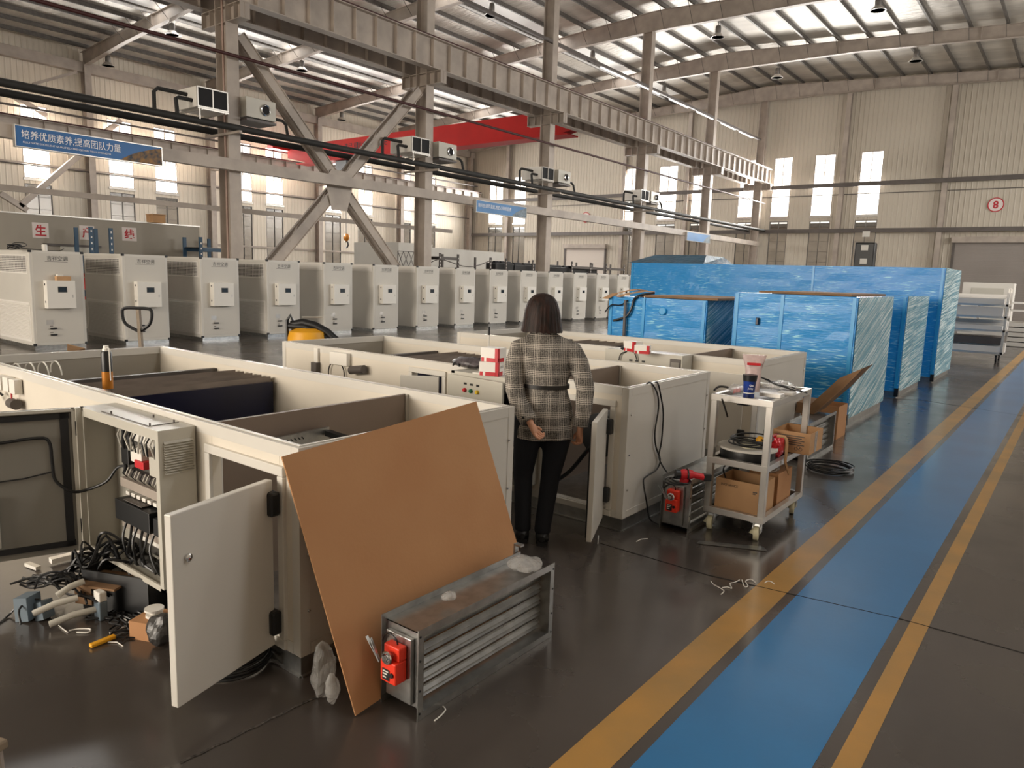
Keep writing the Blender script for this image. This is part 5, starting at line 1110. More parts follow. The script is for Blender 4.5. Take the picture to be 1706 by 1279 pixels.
# plastic bags
def crumple(c, r, sc_, seed, amp=.35, n=14):
    mb = MB().ball(c, r, n, sc_); c = V(c)
    for v in mb.v:
        d = v-c; k = 1+amp*mnoise.noise((v+V((seed, 0, 0)))*14)+amp*.6*mnoise.noise((v+V((0, seed, 0)))*35); v.xyz = c+d*k; v.z = max(v.z, c.z-r*sc_[2]*.9)
    return mb
def bag(c, r, s, seed, lab, m='film'): return single(crumple(c, r, s, seed), 'plastic_bag', M[m], lab, 'plastic bag', smooth=False)
bag((-1.985, 2.70, .42), .075, (1, 1.2, .45), 3, 'crumpled clear bag of screws on the far end of the nearest damper')
bag((-2.04, 2.22, .405), .035, (1, 1.1, .5), 5, 'small clear bag of screws near the middle of the nearest damper')
bag((-2.36, 1.80, .12), .075, (.6, .7, 1.7), 8, 'clear crumpled bag left of the leaning cardboard sheet')
bag((-2.27, 1.77, .075), .05, (.6, .6, 1.5), 11, 'small clear bag at the foot of the leaning cardboard sheet')
p = G(866, 918, .3); single(MB().box((-2.165, 2.835, .0), (-2.155, 2.865, .44)).box((-2.165, 2.835, .43), (-2.12, 2.865, .44)), 'angle_bracket', M['galv'], 'small galvanised bracket standing at the far corner of the nearest damper', 'bracket')
# tool trolley -------------------------------------------------------------------
X0, X1, Y0, Y1, ZC = -2.045, -1.60, 4.96, 5.86, 1.0
t = thing('tool_trolley', 'grey steel tool trolley with three shelves on cream castors', 'trolley', ((X0+X1)/2, (Y0+Y1)/2, 0))
lw = .045
for x in (X0+.002, X1-lw-.002):
    for y in (Y0+.002, Y1-lw-.002): MB().box((x, y, .13), (x+lw, y+lw, ZC-.04)).build('leg', M['alu'], t, bevel=.003)
for z, nm in ((ZC-.04, 'top_shelf'), (.50, 'middle_shelf'), (.13, 'bottom_shelf')):
    mb = MB()
    for a, b in (((X0, Y0), (X1, Y0+.04)), ((X0, Y1-.04), (X1, Y1)), ((X0, Y0), (X0+.04, Y1)), ((X1-.04, Y0), (X1, Y1))): mb.box((a[0], a[1], z), (b[0], b[1], z+.045))
    s = mb.build(nm, M['alu'], t, bevel=.002)
    MB().box((X0+.02, Y0+.02, z+.01), (X1-.02, Y1-.02, z+.02 if z > .6 else z+.015)).build('tray', M['black_matte'] if z < .9 else M['steel_dark'], s)
for x in (X0+.05, X1-.05):
    for y in (Y0+.05, Y1-.05):
        c = MB().box((x-.04, y-.04, .122), (x+.04, y+.04, .13)).hexa(((x-.03, y-.035, .05), (x+.03, y-.035, .05), (x+.03, y-.025, .05), (x-.03, y-.025, .05)), ((x-.03, y-.01, .122), (x+.03, y-.01, .122), (x+.03, y+.0, .122), (x-.03, y+.0, .122))).box((x-.026, y-.03, .05), (x-.02, y+.02, .122)).box((x+.02, y-.03, .05), (x+.026, y+.02, .122)).build('castor', M['galv'], t)
        MB().lathe([(.03, -.017), (.048, -.017), (.05, -.01), (.05, .01), (.048, .017), (.03, .017), (.012, .02), (.012, -.02)], (x, y-.025, .05), 24, (1, .25, 0)).build('wheel', M['caster'], c, smooth=True)
zt = ZC+.006
p = G(1247, 662, zt); t = thing('paper_cup', 'black and blue printed drinks cup on the trolley top', 'cup', (p.x, p.y, zt))
MB().lathe([(.036, 0), (.037, .02), (.047, .155), (.049, .16), (.045, .16), (.035, .005), (.0001, .005)], (p.x, p.y, zt), 28).build('cup_body', M['cup_blue'], t, smooth=True)
fd = V((-p.x, -p.y, 0)).normalized(); rx = V((-fd.y, fd.x, 0))
text('lettering', 'Get', M['white_text'], t, V((p.x, p.y, zt+.085))+fd*.0455+rx*.0, rx, (0, 0, 1), width=.028, ext=.002); text('lettering', 'Juicy', M['white_text'], t, V((p.x, p.y, zt+.06))+fd*.0445+rx*(-.01), rx, (0, 0, 1), width=.036, ext=.002)
MB().lathe([(.0453, .118), (.0495, .160), (.0500, .161), (.046, .118)], (p.x, p.y, zt), 28).build('dark_rim', M['black'], t, smooth=True)
MB().lathe([(.0305, .032), (.0388, .032), (.0392, .038), (.031, .038)], (p.x, p.y, zt), 28).build('label_band', M['white'], t, smooth=True)
q = G(1250, 652, zt); t = thing('snack_bag', 'pinkish crumpled bag with a red stripe behind the cup on the trolley', 'bag', (q.x, q.y, zt))
mb = MB(); nz = 10; na = 20
for j in range(nz+1):
    h = j/nz; w_ = .055+.03*max(0, h-.55)/.45; d_ = .035*(1-h)+.006
    for i in range(na):
        a = 2*PI*i/na; mb.v.append(V((q.x, q.y+.03, zt+.001+.27*h))+rx*math.cos(a)*w_*(1+.06*mnoise.noise((i, j, 1.3)))+fd*math.sin(a)*d_*(1+.3*mnoise.noise((i*.7, j, 4))))
for j in range(nz):
    for i in range(na): mb.f.append((j*na+i, j*na+(i+1) % na, (j+1)*na+(i+1) % na, (j+1)*na+i)); mb.mi.append(0)
mb.f.append(tuple(range(na-1, -1, -1))); mb.f.append(tuple(nz*na+i for i in range(na))); mb.mi += [0, 0]
mb.build('bag_body', M['bag_pink'], t, smooth=True)
MB().obox(V((q.x, q.y+.03, zt+.205))+fd*.03, rx, fd, (0, 0, 1), .095, .012, .018).build('red_stripe', M['red'], t)
p = G(1289, 661, zt); t = thing('white_box', 'flat white box at the front corner of the trolley top', 'box', (p.x, p.y, zt)); MB().box((p.x-.09, p.y-.04, zt), (p.x+.06, p.y+.05, zt+.026)).build('body', M['white'], t, bevel=.002)
p = G(1312, 657, zt); single(MB().box((p.x-.06, p.y-.05, zt), (p.x+.05, p.y+.05, zt+.02)), 'white_box', M['white'], 'smaller flat white box behind the front one on the trolley top', 'box')
p = G(1300, 645, zt+.03); bag((p.x-.02, p.y+.05, zt+.035), .09, (1.1, 1.6, .36), 21, 'grey crumpled plastic bag on the far half of the trolley top')
p = G(1225, 657, zt); t = thing('clear_bag', 'clear bag with red print left of the cup on the trolley', 'plastic bag', (p.x, p.y, zt)); crumple((p.x, p.y+.03, zt+.035), .06, (1, 1, .6), 31).build('bag_body', M['film'], t); MB().obox((p.x+.01, p.y, zt+.03), (1, .3, .3), (0, 1, 0), (0, 0, 1), .05, .004, .03).build('red_label', M['red'], t)
mb = MB()
for k in range(6): 
    a = G(1262+6*k, 626+3*k, zt+.07); b = G(1300+9*k, 645+2*k, zt+.02); mb.tube([a, a.lerp(b, .5)+V((0, 0, R_.uniform(-.01, .02))), b], .004, 5)
single(mb, 'cable_bundle', M['black'], 'bundle of thin black cables across the trolley top', 'cable', smooth=True)
single(MB().tube([G(1190, 650, zt+.01), G(1198, 644, zt+.03), G(1212, 645, zt+.03), G(1222, 651, zt+.01)], .008, 6), 'strap', M['black'], 'black loop of strap at the left edge of the trolley top', 'strap', smooth=True)
p = G(1245, 672, ZC-.05); t = thing('pliers', 'black handled tool hanging under the trolley top', 'tool', (p.x, p.y, ZC-.09)); MB().tube([G(1228, 671, ZC-.055), G(1245, 673, ZC-.06), G(1262, 670, ZC-.05)], .014, 8).build('handle', M['black'], t, smooth=True); MB().cyl(G(1230, 671, ZC-.052)+V((0, -.012, 0)), G(1230, 671, ZC-.052)+V((0, -.016, 0)), .006, 8).build('rivet', M['chrome'], t)
single(MB().tube([G(1203, 665, ZC-.01), G(1208, 680, ZC-.1), G(1212, 694, ZC-.17)], .007, 6), 'hanging_strap', M['black'], 'short black cord hanging under the left of the trolley top', 'cord', smooth=True)
# middle shelf: reel with coiled cable, red bag, tape, carton hanging out
zm = .52; p = G(1230, 745, zm)
t = thing('cable_reel', 'flat reel of black cable with a pale rim on the middle trolley shelf', 'cable reel', (X0+.2, Y0+.23, zm))
MB().lathe([(.0001, 0), (.19, 0), (.195, .02), (.195, .07), (.19, .085), (.05, .085)], (X0+.215, Y0+.23, zm), 32).build('winding', M['black'], t, smooth=True)
MB().lathe([(.21, .085), (.21, .1), (.0001, .1)], (X0+.215, Y0+.23, zm), 32).build('rim', M['paper'], t, smooth=True)
MB().lathe([(.075, .1), (.07, .125), (.03, .13), (.0001, .13)], (X0+.24, Y0+.2, zm), 24).build('hub', M['caster'], t, smooth=True)
mb = MB()
for k in range(5): mb.ring((X0+.23+R_.uniform(-.015, .015), Y0+.2+R_.uniform(-.015, .015), zm+.115+.012*k), .10+.012*k, .006, (R_.uniform(-.12, .12), R_.uniform(-.12, .12), 1), 26, 6)
single(mb, 'cable_coil', M['black'], 'loose coil of black cable lying on the reel in the trolley', 'cable', smooth=True)
p = G(1264, 722, .62); t = thing('snack_pouch', 'glossy red and gold pouch behind the trolley front leg', 'pouch', (p.x+.02, p.y+.1, .52))
crumple((X1-.08, Y0+.38, .62), .085, (.7, 1.1, 1.0), 41, .2).build('pouch', mat('red_foil', 'c01722', .2, .2, 0, 3, .6, 30), t); MB().ball((X1-.17, Y0+.3, .66), .03, 8, (1, 1, 1)).build('gold_print', M['yellow'], t, smooth=True)
single(MB().cyl((X1-.16, Y0+.42, .52), (X1-.16, Y0+.42, .72), .028, 14), 'small_can', M['galv'], 'small silver can behind the red pouch in the trolley', 'can', smooth=True)
t = thing('open_carton', 'small printed brown carton sticking out of the trolley side towards the lane', 'box', (X1+.1, Y0+.72, .53))
cx0, cx1, cy0, cy1, cz0, cz1 = X1-.16, X1+.115, Y0+.55, Y0+.88, .55, .71
mb = MB(); k = .006
mb.box((cx0, cy0, cz0), (cx1, cy1, cz0+k)).box((cx0, cy0, cz0), (cx1, cy0+k, cz1)).box((cx0, cy1-k, cz0), (cx1, cy1, cz1)).box((cx0, cy0, cz0), (cx0+k, cy1, cz1)).box((cx1-k, cy0, cz0), (cx1, cy1, cz1))
mb.build('body', M['cardboard_pale'], t)
for j in range(5): MB().box((cx0+.03, cy0-.001, cz1-.035-.016*j), (cx1-.04-.02*(j % 2), cy0, cz1-.028-.016*j)).build('print_line', M['steel_dark'], t)
for a in (-.016, 0, .016): MB().ring((cx1-.08+a, cy0-.001, cz0+.035+(.012 if a == 0 else 0)), .012, .0015, (0, 1, 0), 14, 4).build('print_ring', M['steel_dark'], t)
MB().box((cx1, cy0+.12, cz0), (cx1+.001, cy0+.18, cz1)).build('tape', M['film'], t)
single(MB().tube([(X1-.05, Y0+.30, .71), (X1+.015, Y0+.31, .70), (X1+.022, Y0+.31, .58), (X1+.02, Y0+.32, .52), (X1+.03, Y0+.40, .42)], .01, 4), 'paper_strip', M['cardboard_pale'], 'pale paper strap hanging from the red pouch over the trolley side', 'strap')
bar_ = MB().ring((X0+.2, Y0+.3, .55), .0001, .00005) if False else None
# bottom shelf: open carton with lettering, second carton behind, clear bag
zb = .15
t = thing('open_carton', 'brown open carton lettered INOVANCE on the bottom trolley shelf', 'box', (X0+.22, Y0+.2, zb))
a0, a1, b0, b1, h = X0+.065, X1-.055, Y0+.05, Y0+.36, .24
MB().box((a0, b0, zb), (a1, b0+.006, zb+h)).box((a0, b1-.006, zb), (a1, b1, zb+h)).box((a0, b0, zb), (a0+.006, b1, zb+h)).box((a1-.006, b0, zb), (a1, b1, zb+h)).box((a0, b0, zb), (a1, b1, zb+.006)).build('body', M['cardboard_pale'], t)
text('lettering', 'INOVANCE', M['black'], t, (a0+.04, b0, zb+h-.05), (1, 0, 0), (0, 0, 1), width=.125, ext=.001); text('lettering', 'INOVANCE', M['black'], t, (a0+.04, b0, zb+.012), (1, 0, 0), (0, 0, 1), width=.09, ext=.001)
for (u, v) in ((0, 0), (0, 1), (1, 0), (1, 1), (2, 1)): MB().box((a1-.05+u*.011, b0-.001, zb+h-.075+v*.012), (a1-.041+u*.011, b0, zb+h-.066+v*.012)).build('print_mark', M['steel_dark'], t)
t = thing('carton', 'brown carton holding clear plastic on the bottom trolley shelf, behind the lettered one', 'box', (X1-.15, Y0+.55, zb))
MB().box((X1-.27, Y0+.42, zb), (X1-.05, Y0+.74, zb+.25)).build('body', M['cardboard'], t); crumple((X1-.15, Y0+.5, zb+.26), .07, (1.2, 1.3, .4), 51).build('plastic', M['film'], t)
single(MB().tube([(a0+.03, b0+.1, zb+h-.02), (a0+.03, b0+.05, zb+h+.07), (a0+.1, b0+.1, zb+h+.12), (a0+.2, b0+.15, .5)], .006, 6), 'cable', M['black'], 'black cable arching out of the lettered carton', 'cable', smooth=True)
# drill on the second damper
zd = .402; c = G(1140, 790, zd+.06); t = thing('power_drill', 'red and black power tool lying on the damper beside the trolley', 'power tool', (c.x, c.y, zd))
ax = V((.75, .66, 0)); S = .62
MB().cyl(c-ax*.10*S, c-ax*.05*S, .046*S*1.2, 18).build('chuck', M['black'], t, smooth=True)
MB().lathe([(.045*S, -.055*S), (.06*S, -.02*S), (.058*S, .06*S), (.045*S, .10*S)], c, 18, ax).build('motor_housing', M['red'], t, smooth=True)
MB().tube([c+ax*.08*S+V((0, 0, 0)), c+ax*.15*S+V((.0, 0, -.008)), c+ax*.21*S+V((.01, 0, -.016))], .03*S, 12, True, [.04*S, .036*S, .038*S]).build('grip', M['red'], t, smooth=True)
MB().obox(c+ax*.26*S+V((.0, 0, -.016)), ax, (-.66, .75, 0), (0, 0, 1), .09*S, .09*S, .08*S).build('battery', M['black'], t, bevel=.006)
MB().box((c.x-.025, c.y-.02, zd), (c.x+.035, c.y+.02, zd+.035)).build('foot', M['red'], t, bevel=.006)
MB().ring(c+ax*.02, .062*S, .006, ax, 20, 6).build('cable_loop', M['black'], t, smooth=True)
mb = MB()
for k in range(3): mb.ring((c.x-.04+.02*k, c.y-.04, zd+.01+.008*k), .085-.01*k, .006, (.05*k, 0, 1), 22, 5, 1)
single(mb, 'cable_coil', M['black'], 'coil of black cable under the red power tool', 'cable', smooth=True)
# cable coil on the floor, cardboard and boxes behind the trolley
c = G(1381, 783); mb = MB()
for k in range(7): mb.ring((c.x+R_.uniform(-.02, .02), c.y+R_.uniform(-.03, .03), .012+.007*k), .20+R_.uniform(-.025, .02), .006, (R_.uniform(-.04, .04), R_.uniform(-.04, .04), 1), 30, 5)
single(mb, 'cable_coil', M['black'], 'coil of black cable lying on the floor right of the trolley', 'cable', smooth=True)
a = GY(1352, 684, 8.4); b = GY(1440, 612, 8.2); c_ = GY(1393, 632, 8.2); d = GY(1352, 705, 8.4)
mb = MB(); pts = [V((-2.42, 8.3, .50)), GY(1352, 672, 8.3), GY(1398, 630, 8.25), GY(1438, 613, 8.2), GY(1402, 650, 8.2), GY(1355, 690, 8.3), V((-2.42, 8.3, .38))]
single(MB().prism(pts, (.02, .35, .02)), 'cardboard_flap', M['cardboard_dark'], 'bent brown cardboard flap pointing up towards the lane before the wrapped machine', 'cardboard sheet')
t = thing('open_carton', 'plain brown open carton on the floor at the foot of the wrapped machine', 'box', (-2.2, 9.1, 0)); a = GY(1398, 678, 9.0)
MB().box((-2.75, 9.0, 0), (a.x, 9.006, a.z)).box((-2.75, 9.4, 0), (a.x, 9.406, a.z)).box((-2.75, 9.0, 0), (-2.744, 9.4, a.z)).box((a.x-.006, 9.0, 0), (a.x, 9.4, a.z)).box((-2.75, 9.0, 0), (a.x, 9.4, .006)).build('body', M['cardboard'], t); MB().box((-2.6, 8.99, a.z-.12), (-2.4, 9.0, a.z-.03)).build('label', M['paper'], t)
sheet([G(1160, 906)+V((0, 0, .004)), G(1278, 919)+V((0, 0, .004)), G(1272, 912)+V((0, 0, .004)), G(1165, 902)+V((0, 0, .004))], .003, 'galv', 'metal_sheet', 'narrow grey metal strip lying on the floor before the trolley', 'metal strip')
# scraps of wire and threads on the floor
def scrap(pix, lab, m='white_plastic', r=.003): return single(MB().tube([G(x, y)+V((0, 0, .005)) for x, y in pix], r, 5), 'wire_scrap', M[m], lab, 'wire scrap', 'wire scraps on the floor', smooth=True)
scrap(((1184, 969), (1188, 974), (1195, 978), (1202, 982), (1206, 986), (1201, 991)), 'curly white wire scrap on the floor, left end of the trail by the yellow line')
scrap(((1203, 980), (1212, 979), (1219, 981), (1216, 973), (1224, 971), (1232, 967)), 'zigzag white wire scrap on the floor, middle of the trail by the yellow line')
scrap(((1236, 967), (1240, 978), (1246, 977), (1242, 969), (1251, 966), (1258, 971)), 'white wire scrap on the floor touching the yellow line')
scrap(((1274, 972), (1279, 969), (1285, 970), (1290, 974)), 'small white wire scrap lying on the yellow line')
scrap(((1060, 903), (1068, 899), (1079, 898)), 'short white wire scrap on the floor below the hanging cable')
scrap(((997, 893), (996, 907)), 'pale stick scrap on the floor beside the woman')
scrap(((724, 1202), (734, 1194), (742, 1184), (738, 1178)), 'curved white wire scrap at the foot of the nearest damper')
# ------------------------------------------------ heap of cables at the open cabinet
def heap(c, n, L, lab, m='black', r=.006, h=.12, spread=.16, dirn=(1, 0, 0)):
    mb = MB(); c = V(c); d = V(dirn).normalized(); s = V((-d.y, d.x, 0))
    for k in range(n):
        o = c+s*R_.uniform(-spread, spread)*.6; q = []
        for i in range(7):
            u = i/6-.5; q.append(o+d*(u*L*R_.uniform(.8, 1.1))+s*R_.uniform(-.05, .05)+V((0, 0, r+abs(R_.gauss(.5, .25))*h*(1-abs(u)*1.5 if abs(u) < .6 else .05))))
        for v in q: v.z = max(r+.001, v.z)
        mb.tube(q, r, 5)
    return single(mb, 'cable_bundle', M[m], lab, 'cable', 'cable bundles by the open cabinet', smooth=True)
g1 = G(110, 985, .08); heap(g1, 16, .55, 'bundle of thin black cables at the left end of the heap before the cabinet', spread=.12, dirn=(.9, .3, 0))
g2 = G(190, 965, .1); heap(g2, 12, .5, 'black cables arching over the middle of the heap before the cabinet', h=.3, r=.008, spread=.12, dirn=(.8, .6, 0))
g3 = G(235, 940, .15); heap(g3, 7, .32, 'black cables trailing out of the open cabinet over the box', h=.1, r=.007, spread=.06, dirn=(.7, .7, 0))
g4 = G(210, 1035); heap(g4, 14, .4, 'flat tangle of black cables on the floor right of the heap', h=.03, r=.004, spread=.15)
def whitetube(a, b, lab, r=.016): return single(MB().tube([G(*a), G(*a).lerp(G(*b), .5)+V((0, 0, .01)), G(*b)], r, 10), 'conduit_tube', M['cable_white'], lab, 'tube', 'pale tubes in the heap', smooth=True)
whitetube((82, 1040, .03), (162, 1014, .05), 'pale tube lying lowest in the cable heap')
whitetube((55, 1022, .08), (130, 995, .12), 'pale tube lying across the middle of the cable heap')
whitetube((95, 992, .14), (140, 968, .18), 'pale tube with a knotted end on top of the cable heap')
pk = G(48, 1030, .0); single(MB().obox((pk.x, pk.y, .065), (.9, .5, .15), (-.5, .9, 0), (-.1, 0, 1), .075, .09, .12).obox((pk.x+.06, pk.y+.05, .05), (.8, .2, .3), (-.2, .8, 0), (-.3, 0, 1), .07, .06, .09), 'plastic_tub', M['tape_blue'], 'grey blue crumpled packet at the left end of the cable heap', 'packet')
p = G(169, 1030, 0); t = thing('packet', 'small white topped blue packet standing in the cable heap', 'packet', (p.x, p.y, .0)); MB().box((p.x-.035, p.y-.02, 0), (p.x+.035, p.y+.02, .10)).build('blue_part', M['tape_blue'], t, bevel=.006); MB().box((p.x-.034, p.y-.019, .10), (p.x+.034, p.y+.019, .15)).build('white_part', M['white_plastic'], t, bevel=.006)
p = G(230, 1000, 0); t = thing('black_crate', 'open black crate under the cabinet, full of cables', 'crate', (p.x, p.y, 0))
ux = V((.8, .35, 0)).normalized(); uy = V((-ux.y, ux.x, 0)); c = V((p.x, p.y, 0))
for a, b, s1, s2 in ((ux*.2, uy, .01, .3), (-ux*.2, uy, .01, .3)): MB().obox(c+a+V((0, 0, .11)), ux, uy, (0, 0, 1), s1, s2, .2).build('side', M['black'], t)
for a in (uy*.15, -uy*.15): MB().obox(c+a+V((0, 0, .11)), ux, uy, (0, 0, 1), .41, .01, .2).build('side', M['black'], t)
MB().obox(c+V((0, 0, .008)), ux, uy, (0, 0, 1), .41, .31, .012).build('floor', M['black'], t)
p = G(178, 975, .12); single(MB().obox((p.x, p.y, .15), (.8, .4, 0), (-.4, .8, 0), (0, 0, 1), .26, .2, .012).obox((p.x-.05, p.y-.04, .10), (.8, .4, 0), (-.4, .8, 0), (0, 0, 1), .1, .16, .1), 'brown_carton', M['cardboard_dark'], 'dark brown carton buried in the cable heap', 'box')
p = G(262, 1055, 0); t = thing('carton', 'small brown carton with a white reel on it beside the open door', 'box', (p.x, p.y, 0)); MB().obox((p.x, p.y, .045), (.9, .4, 0), (-.4, .9, 0), (0, 0, 1), .18, .16, .09).build('body', M['cardboard'], t)
single(MB().lathe([(.04, 0), (.04, .012), (.018, .014), (.018, .03), (.045, .032), (.045, .042), (.0001, .042)], (p.x-.01, p.y-.005, .091), 22), 'tape_reel', M['white_plastic'], 'white tape reel lying on the small brown carton', 'reel', smooth=True)
bag((p.x+.09, p.y-.06, .09), .09, (.9, .8, .8), 71, 'grey crumpled bag leaning on the small carton beside the open door', 'bag_dark') if 'bag_dark' in M else single(crumple((p.x+.12, p.y-.03, .08), .085, (.9, .8, .9), 71, .2), 'plastic_bag', mat('bag_dark', '3a3836', .35, 0, .3, 30), 'dark grey crumpled bag leaning on the small carton beside the open door', 'plastic bag')
a, b = G(150, 1076, .012), G(192, 1059, .012); t = thing('utility_knife', 'yellow utility knife on the floor in front of the cable heap', 'knife', tuple((a+b)/2)); MB().bar(a, b, .028, .018).build('handle', M['yellow'], t, bevel=.005); MB().bar(b, b+(b-a)*.35, .014, .003).build('blade', M['galv'], t)
scrap(((183, 1056), (200, 1048), (216, 1042), (210, 1034), (203, 1028)), 'white cable tie on the floor behind the utility knife', r=.004)
scrap(((115, 1052), (130, 1049), (150, 1049), (147, 1055), (128, 1055)), 'looped white cable tie on the floor below the heap', r=.004)
scrap(((180, 1071), (195, 1071), (205, 1078)), 'thin white cable tie right of the utility knife', r=.003)
scrap(((98, 1043), (105, 1049), (113, 1055)), 'short white cable tie at the end of the lowest tube', r=.003)
single(MB().tube([G(35, 1040, .03), G(32, 1015, .08), G(50, 1000, .1), G(66, 998, .1)], .005, 6), 'cable', M['black'], 'black cable curling around the grey blue packet', 'cable', smooth=True)
single(MB().tube([G(0, 1037, .005), G(15, 1024, .01), G(28, 1010, .05), G(40, 995, .09)], .005, 6), 'cable', M['black'], 'black cable end reaching out to the left from the heap', 'cable', smooth=True)
single(MB().tube([G(58, 980, .1), G(66, 962, .25), G(85, 953, .3), G(108, 955, .28), G(124, 970, .15)], .006, 6), 'cable', M['black'], 'black cable arching above the left part of the heap', 'cable', smooth=True)
single(MB().tube([(-4.1, 1.6, .24), (-4.12, 1.55, .3), (-4.02, 1.5, .2), (-3.98, 1.45, .1), G(161, 962, .1)], .005, 6), 'cable', M['black'], 'black cable hanging down from the cabinet edge into the heap', 'cable', smooth=True)
# white profile pieces and film under the cabinet
single(MB().bar(G(84, 934, .03), G(150, 918, .03), .05, .03), 'profile_piece', M['white'], 'white profile piece on the floor behind the open cabinet door', 'profile')
single(MB().bar(G(45, 939, .015), G(64, 946, .015), .03, .02), 'profile_piece', M['paper'], 'short pale piece on the floor below the open cabinet door', 'profile')
single(MB().prism([G(150, 925, .16), G(170, 918, .16), G(182, 935, .14), G(210, 955, .12), G(195, 957, .12), G(168, 940, .14)], (0, 0, .006)), 'plastic_sheet', M['white'], 'white sheet of film at the lower edge of the open cabinet', 'sheet')
# black cable drum under the open white door
c = G(385, 1105); mb = MB()
for k in range(14): mb.ring((c.x, c.y, .012+.009*k), .17+R_.uniform(-.012, .008), .006, (R_.uniform(-.02, .02), R_.uniform(-.02, .02), 1), 34, 5)
single(mb, 'cable_coil', M['black'], 'thick coil of black cable on the floor under the open white door', 'cable', smooth=True)
# corner of a stool in the lower left corner
p = G(14, 1230, .33); t = thing('stool', 'worn wooden stool corner at the lower left edge', 'stool', (p.x-.16, p.y-.1, 0))
q = V((p.x, p.y, 0)); e1 = V((-.9, -.3, 0)).normalized(); e2 = V((.3, -.9, 0)).normalized(); cc_ = q+e1*.16+e2*.16
MB().obox(cc_+V((0, 0, .315)), e1, e2, (0, 0, 1), .32, .32, .03).build('seat', M['wood'], t, bevel=.006)
for s in (-.14, .14):
    for u in (-.14, .14): MB().bar(cc_+e1*s+e2*u+V((0, 0, 0)), cc_+e1*s*.95+e2*u*.95+V((0, 0, .3)), .035, .035).build('leg', M['steel_paint'], t)
